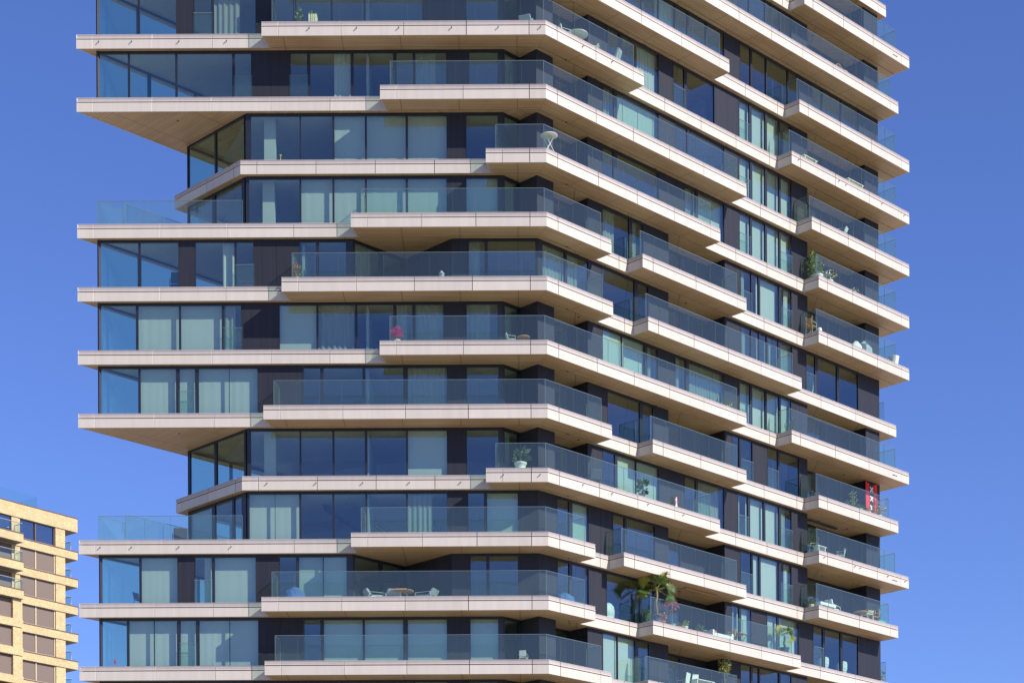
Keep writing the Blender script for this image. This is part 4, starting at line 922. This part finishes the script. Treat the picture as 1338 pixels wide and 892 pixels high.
bush(bpos(3, 1063, .9), 'tall dense green shrub at the left end of a right-hand balcony', 'shrub', .42, 1.35, ['leaf', 'leafy', 'leafd', 'leaf'], 330, .15, .3, .35, 'grey', name='shrub')
bush(bpos(3, 1069, .5), 'loose light green shrub beside the tall dense one', 'shrub', .36, .85, ['leaf', 'olive', 'leafy'], 130, .12, .28, .3, 'white', name='shrub')
bush(bpos(3, 1083, .5), 'low pale-leaved plant in a white box right of the two shrubs', 'plant', .5, .5, ['leafy', 'leaf', 'fwhite'], 160, .13, .24, .26, 'white')
bush(bpos(3, 1116, .55), 'small trailing plant with white flowers mid-balcony', 'plant', .32, .3, ['leaf', 'fwhite'], 90, .1, .16, .16, 'grey')
chair(bpos(4, 1060, .75), R45 + R_(95), 'folded yellowish wooden chair at the left end of a right-hand balcony', 'offw', 'wood', 1.0, slats=True)
t = thing('globe_lamp', 'small white globe lamp on a balcony corner', 'lamp', bpos(4, 1070.5, .4)); m = MB(); m.lathe([(.05, 0), (.07, .1), (.13, .16), (.16, .25), (.13, .35), (.05, .4), (.005, .41)], M['white'], 16); pt(m, t, 'globe')
drape(bpos(4, 1119, .7), R45, 'white cloth heaped on a drying rack', ['fwhite'], .8, .72, .5, name='laundry', cat='laundry', seed=11)
drape(bpos(4, 1130, .8), R45, 'dark shiny cloth hung over a drying rack, beside white cloth', ['greyd', 'grey'], 1.15, 1.0, .6, name='laundry', cat='laundry', seed=12)
t = thing('plant_pot', 'large pale empty pot in the right-hand glass corner', 'pot', bpos(4, 1168, .7)); m = MB(); m.lathe([(.2, 0), (.31, .72), (.33, .76), (.28, .76), (.26, .7)], M['white'], 20); pt(m, t, 'pot')
bush(bpos(6, 1033.5, 1.35), 'climbing green plant at the left end of a right-hand balcony, against dark cladding', 'plant', .2, 1.15, ['leaf', 'leafd'], 150, .12, .15, .25, 'grey')
bush(bpos(6, 949, .5), 'yellow flowers in a trough near a long balcony end', 'flowers', .4, .22, ['leaf'], 60, .08, .16, .16, 'grey', fl='yellow', nf=50, name='flower_trough')
bush(bpos(7, 1115, .7), 'tall two-stemmed green plant left of the flag', 'plant', .22, .95, ['leafy', 'leaf', 'leafy'], 110, .13, .16, .26, 'terra')
bush(bpos(7, 1107, .55), 'small cactus-like plant in a white pot, leftmost on the flag balcony', 'plant', .09, .3, ['leaf'], 40, .1, .11, .2, 'white')
bush(bpos(7, 1123.5, .55), 'low plant in a green glazed pot below the flag', 'plant', .3, .22, ['olive', 'leaf'], 110, .1, .2, .26, 'green')
bush(bpos(7, 1134.5, .55), 'low plant in a white pot below the flag', 'plant', .22, .26, ['olive', 'leafy'], 80, .1, .16, .24, 'white')
bush(bpos(7, 1140.5, .75), 'bushy dark green plant on a stem in front of the flag', 'plant', .15, .32, ['leaf', 'leafd', 'leaf'], 60, .10, .13, .22, 'grey', trunk=.55)
bush(bpos(7, 1148, .6), 'yellow flowering plant right of the flag', 'plant', .42, .5, ['leaf', 'leafy'], 120, .1, .2, .25, 'white', fl='yellow', nf=60)
bush(bpos(7, 1066, 1.3), 'dark potted plant behind the side glass of the flag balcony', 'plant', .3, .5, ['leafd'], 90, .14, .2, .3, 'grey')
# flag with three crosses
f0 = BG.at(1129.6, 640); f1 = BG.at(1144.8, 640); zt = zf(6) - FH - .06; fh = 1.82; fw = f1 - f0
fp = BG.p(f0, -.05); t = thing('flag', 'red and black hanging flag with three white crosses on a dark pier', 'flag', (*fp, zt), R45)
m = MB(); n = 24; r = 16; ks = [m.m(M['red']), m.m(M['black']), m.m(M['red'])]
wav = lambda u, v: -.03 - .035 * v * math.sin(u * 4 + v * 2) - .010 * math.sin(u * 14 + v * 3) * v
def fpnt(u, v, o=0): return (fw * (u + .06 * v * (u - .2)), wav(u, v) + o, -fh * v * (1 - .10 * (1 - u) * 0) - .12 * math.sin(math.pi * u) * (1 - v))
i0 = 0
for o in (0, .006):
    for j in range(r + 1):
        for i in range(n + 1): m.v.append(fpnt(i / n, j / r, o))
N1 = (n + 1) * (r + 1)
for j in range(r):
    for i in range(n):
        a = j * (n + 1) + i; q = (a, a + 1, a + n + 2, a + n + 1); k_ = ks[min(2, i * 3 // n)]
        m.f.append(q); m.mi.append(k_); m.sm.append(True); m.f.append(tuple(x + N1 for x in reversed(q))); m.mi.append(k_); m.sm.append(True)
for i in range(n):
    for j in (0, r): a = j * (n + 1) + i; m.f.append((a, a + 1, a + 1 + N1, a + N1)); m.mi.append(ks[min(2, i * 3 // n)]); m.sm.append(False)
for j in range(r):
    for i in (0, n): a = j * (n + 1) + i; m.f.append((a, a + n + 1, a + n + 1 + N1, a + N1)); m.mi.append(ks[0]); m.sm.append(False)
pt(m, t, 'cloth')
for c in (.18, .5, .82):
    m = MB()
    for sg in (-1, 1):
        for q in range(6):
            s0, s1 = -1 + q / 3, -1 + (q + 1) / 3; P = []
            for s, e in ((s0, -1), (s1, -1), (s1, 1), (s0, 1)):
                u = .5 + s * .115 + e * .03; v = c + sg * s * .085 - sg * e * .022; P.append((u, v))
            m.hexa([fpnt(u, v, -.004) for u, v in P], [fpnt(u, v, -.009) for u, v in P], M['fwhite'])
    pt(m, t, 'cross')
m = MB(); m.tube([(-.05, -.03, .0), (fw + .03, -.03, .0)], .012, M['steel'], 6); pt(m, t, 'rod')
chair(bpos(8, 1062, .95), R45 + R_(230), 'white framed chair with dark fabric at the left end of a right-hand balcony', 'white', 'greyd', 1.05, name='deck_chair')
bench(bpos(8, 1071, .55), R45, .9, 'low white bench beside the chair with dark fabric', 'white')
chair(bpos(8, 1098, .95), R45 + R_(215), 'white slatted deck chair, middle of a right-hand balcony', 'white', 'white', .85, slats=True, name='deck_chair')
t = thing('daybed', 'low white daybed at the left end of the lowest full right-hand balcony', 'daybed', bpos(9, 1077, .8), R45); m = MB(); m.box(-.75, .75, -.3, .3, .3, .46, M['fwhite']); pt(m, t, 'mattress')
for x in (-1, 1): m = MB(); m.box(x * .65 - .03, x * .65 + .03, -.28, .28, 0, .3, M['white']); pt(m, t, 'leg')
t = lounge(bpos(9, 1088, 1.1), R45 + R_(100), 'white rounded armchair right of the low daybed', 'white', 'fwhite', .6)
bush(bpos(9, 1060, .9), 'brown dried plant in a yellowish pot behind side glass', 'plant', .22, .35, ['stem', 'olive'], 80, .12, .16, .25, 'offw')
round_table(bpos(9, 1124, .6), 'small wooden table left of the wooden slatted chair near the right end', .38, .5, 'wood', 'wood', True, 'wooden_table')
chair(bpos(9, 1142, .75), R45 + R_(250), 'wooden slatted chair near the right-hand glass corner', 'wood', 'wood', .95, slats=True)
chair(bpos(9, 1134, .55), R45 + R_(160), 'cream chair between small wooden table and wooden slatted chair', 'offw', 'offw', .62)
drape(bpos(9, 1150, .6), R45, 'teal cushion pile at the right end of a balcony', ['teal'], .8, .34, .5, name='cushion_pile', cat='cushion', seed=21)
bush(bpos(10, 1149.5, 2.2), 'small green plant behind the far corner glass of the lowest storey', 'plant', .3, .5, ['leaf', 'leafy'], 80, .14, .15, .4, 'grey')
# bars fixed under two balconies
for k, p0, p1, off, lab in ((9, 895, 936, .75, 'long dark heater bar fixed under a wooden balcony soffit'), (7, 1056, 1093, 1.9, 'long black heater bar fixed under the flag balcony')):
    z = zf(k) - FH - .03; L = B2.off(off); yy = 768 if k == 9 else 677; t0, t1 = L.at(p0, yy), L.at(p1, yy)
    P = L.p((t0 + t1) / 2); t = thing('heater_bar', lab, 'heater', (*P, z), R45); m = MB(); h_ = (t1 - t0) / 2; m.box(-h_, h_, -.06, .06, -.07, .0, M['rattan' if k == 9 else 'steel']); pt(m, t, 'casing')
    for x in (-1, 1): m = MB(); m.tube([(x * h_ * .85, 0, 0), (x * h_ * .85, 0, .035)], .02, M['steel'], 6); pt(m, t, 'bracket')
# inside, near the glass
lounge((AG.at(225, 365), 101.4, zf(5) + .22), R_(190), 'dark high-backed armchair behind the left corner glazing', 'steel', 'greyd', .62)
t = thing('egg_chair', 'rounded white chair back behind the window left of the tall palm', 'chair', (*BG.p(BG.at(803, 800), .42), zf(10) + .1), R45); t.scale = (.9, .9, .72); m = MB(); m.lathe([(.3, .0), (.42, .25), (.44, .6), (.38, .95), (.2, 1.16), (.01, 1.22)], M['white'], 20, sq=.6); pt(m, t, 'shell')
chair((AG.at(178.5, 780), 101.2, zf(10)), R_(60), 'grey office chair behind the lower left corner glazing', 'steel', 'grey')
t = thing('red_bottle', 'small red bottle on the sill of the lowest left window', 'bottle', (AG.at(149, 868), 100.6, zf(11) + .25)); t.scale = (.8, .8, .7); m = MB(); m.lathe([(.07, 0), (.08, .2), (.03, .3), (.03, .42), (.001, .42)], M['red'], 12); pt(m, t, 'body')
t = thing('staircase', 'dark indoor staircase with thin railings seen through two windows', 'staircase', (AG.at(417, 660), 102.3, zf(9))); m = MB(); rn, rs, ns_ = 3.5, 2.42, 13
for i in range(ns_): x = rn * (i + .5) / ns_; m.box(x - .15, x + .15, 0, .9, rs - rs * (i + .6) / ns_ - .03, rs - rs * (i + .6) / ns_ + .02, M['frame'])
pt(m, t, 'steps'); m = MB()
for y in (0, .9):
    for o in (-.05, .85, 1.0): m.tube([(0, y, rs + o), (rn, y, o)], .025 if o < 0 else .016, M['frame'], 6)
pt(m, t, 'railing')
t = thing('floor_lamp', 'white floor lamp behind sheer curtains above the pink flowers', 'lamp', (AG.at(566, 435), 100.9, zf(6))); m = MB(); m.tube([(0, 0, 0), (0, 0, 1.5)], .015, M['white'], 6); pt(m, t, 'stand'); m = MB(); m.lathe([(.2, 1.4), (.12, 1.75)], M['white'], 16); pt(m, t, 'lamp_shade')

for px, lab in ((1085, 'left rounded white armchair behind the lowest right-hand window'), (1109, 'right rounded white armchair behind the lowest right-hand window')):
    t = thing('armchair', lab, 'armchair', (*BG.p(BG.at(px, 865), .55), zf(10) + .1), R45 + R_(160)); t.scale = (.85, .85, .72); m = MB(); m.lathe([(.3, .1), (.4, .2), (.42, .42), (.3, .45), (.01, .45)], M['white'], 18, sq=.9); pt(m, t, 'seat')
    m = MB(); n = 14; i0 = 0
    for q in range(n):
        a0, a1 = math.pi * q / n, math.pi * (q + 1) / n; h0, h1 = .72 + .3 * math.sin(a0), .72 + .3 * math.sin(a1)
        m.hexa([(.34 * math.cos(a0), .3 * math.sin(a0), .4), (.44 * math.cos(a0), .4 * math.sin(a0), .4), (.44 * math.cos(a1), .4 * math.sin(a1), .4), (.34 * math.cos(a1), .3 * math.sin(a1), .4)],
               [(.34 * math.cos(a0), .3 * math.sin(a0), h0), (.44 * math.cos(a0), .4 * math.sin(a0), h0), (.44 * math.cos(a1), .4 * math.sin(a1), h1), (.34 * math.cos(a1), .3 * math.sin(a1), h1)], M['white'])
    pt(m, t, 'backrest')
t = thing('trestle', 'small white trestle behind a right-hand window above a plain band', 'trestle', (*BG.p(BG.at(1075, 510), .6), zf(5) + .15), R45); m = MB()
for x in (-1, 1): m.tube([(x * .28, 0, 0), (x * .04, 0, 1.05)], .03, M['white'], 6)
m.tube([(-.16, 0, .5), (.16, 0, .5)], .025, M['white'], 6); pt(m, t, 'frame')
t = thing('candlestick', 'small yellow candlestick behind the recessed storey window beside a white column', 'candlestick', (AG.at(365, 205), 100.75, zf(3) + .2)); m = MB(); m.lathe([(.1, 0), (.1, .03), (.025, .06), (.025, .32), (.07, .36), (.06, .4), (.005, .41)], M['yellow'], 12); pt(m, t, 'body')
t = thing('pendant_lamp', 'dark pendant lamp hanging inside right of the indoor staircase', 'lamp', (AG.at(543, 660), 101.6, zf(8) - FH - .03)); m = MB(); m.tube([(0, 0, 0), (0, 0, -1.2)], .012, M['steel'], 6); pt(m, t, 'cord'); m = MB(); m.lathe([(.02, -1.2), (.09, -1.3), (.1, -1.42), (.02, -1.45)], M['steel'], 14); pt(m, t, 'lamp_shade')
bush((AG.at(566, 690), 101.3, zf(9) + .3), 'dark bushy houseplant inside below the pendant lamp', 'houseplant', .55, .6, ['leafd', 'leaf'], 120, .2, .16, .25, 'greyd')
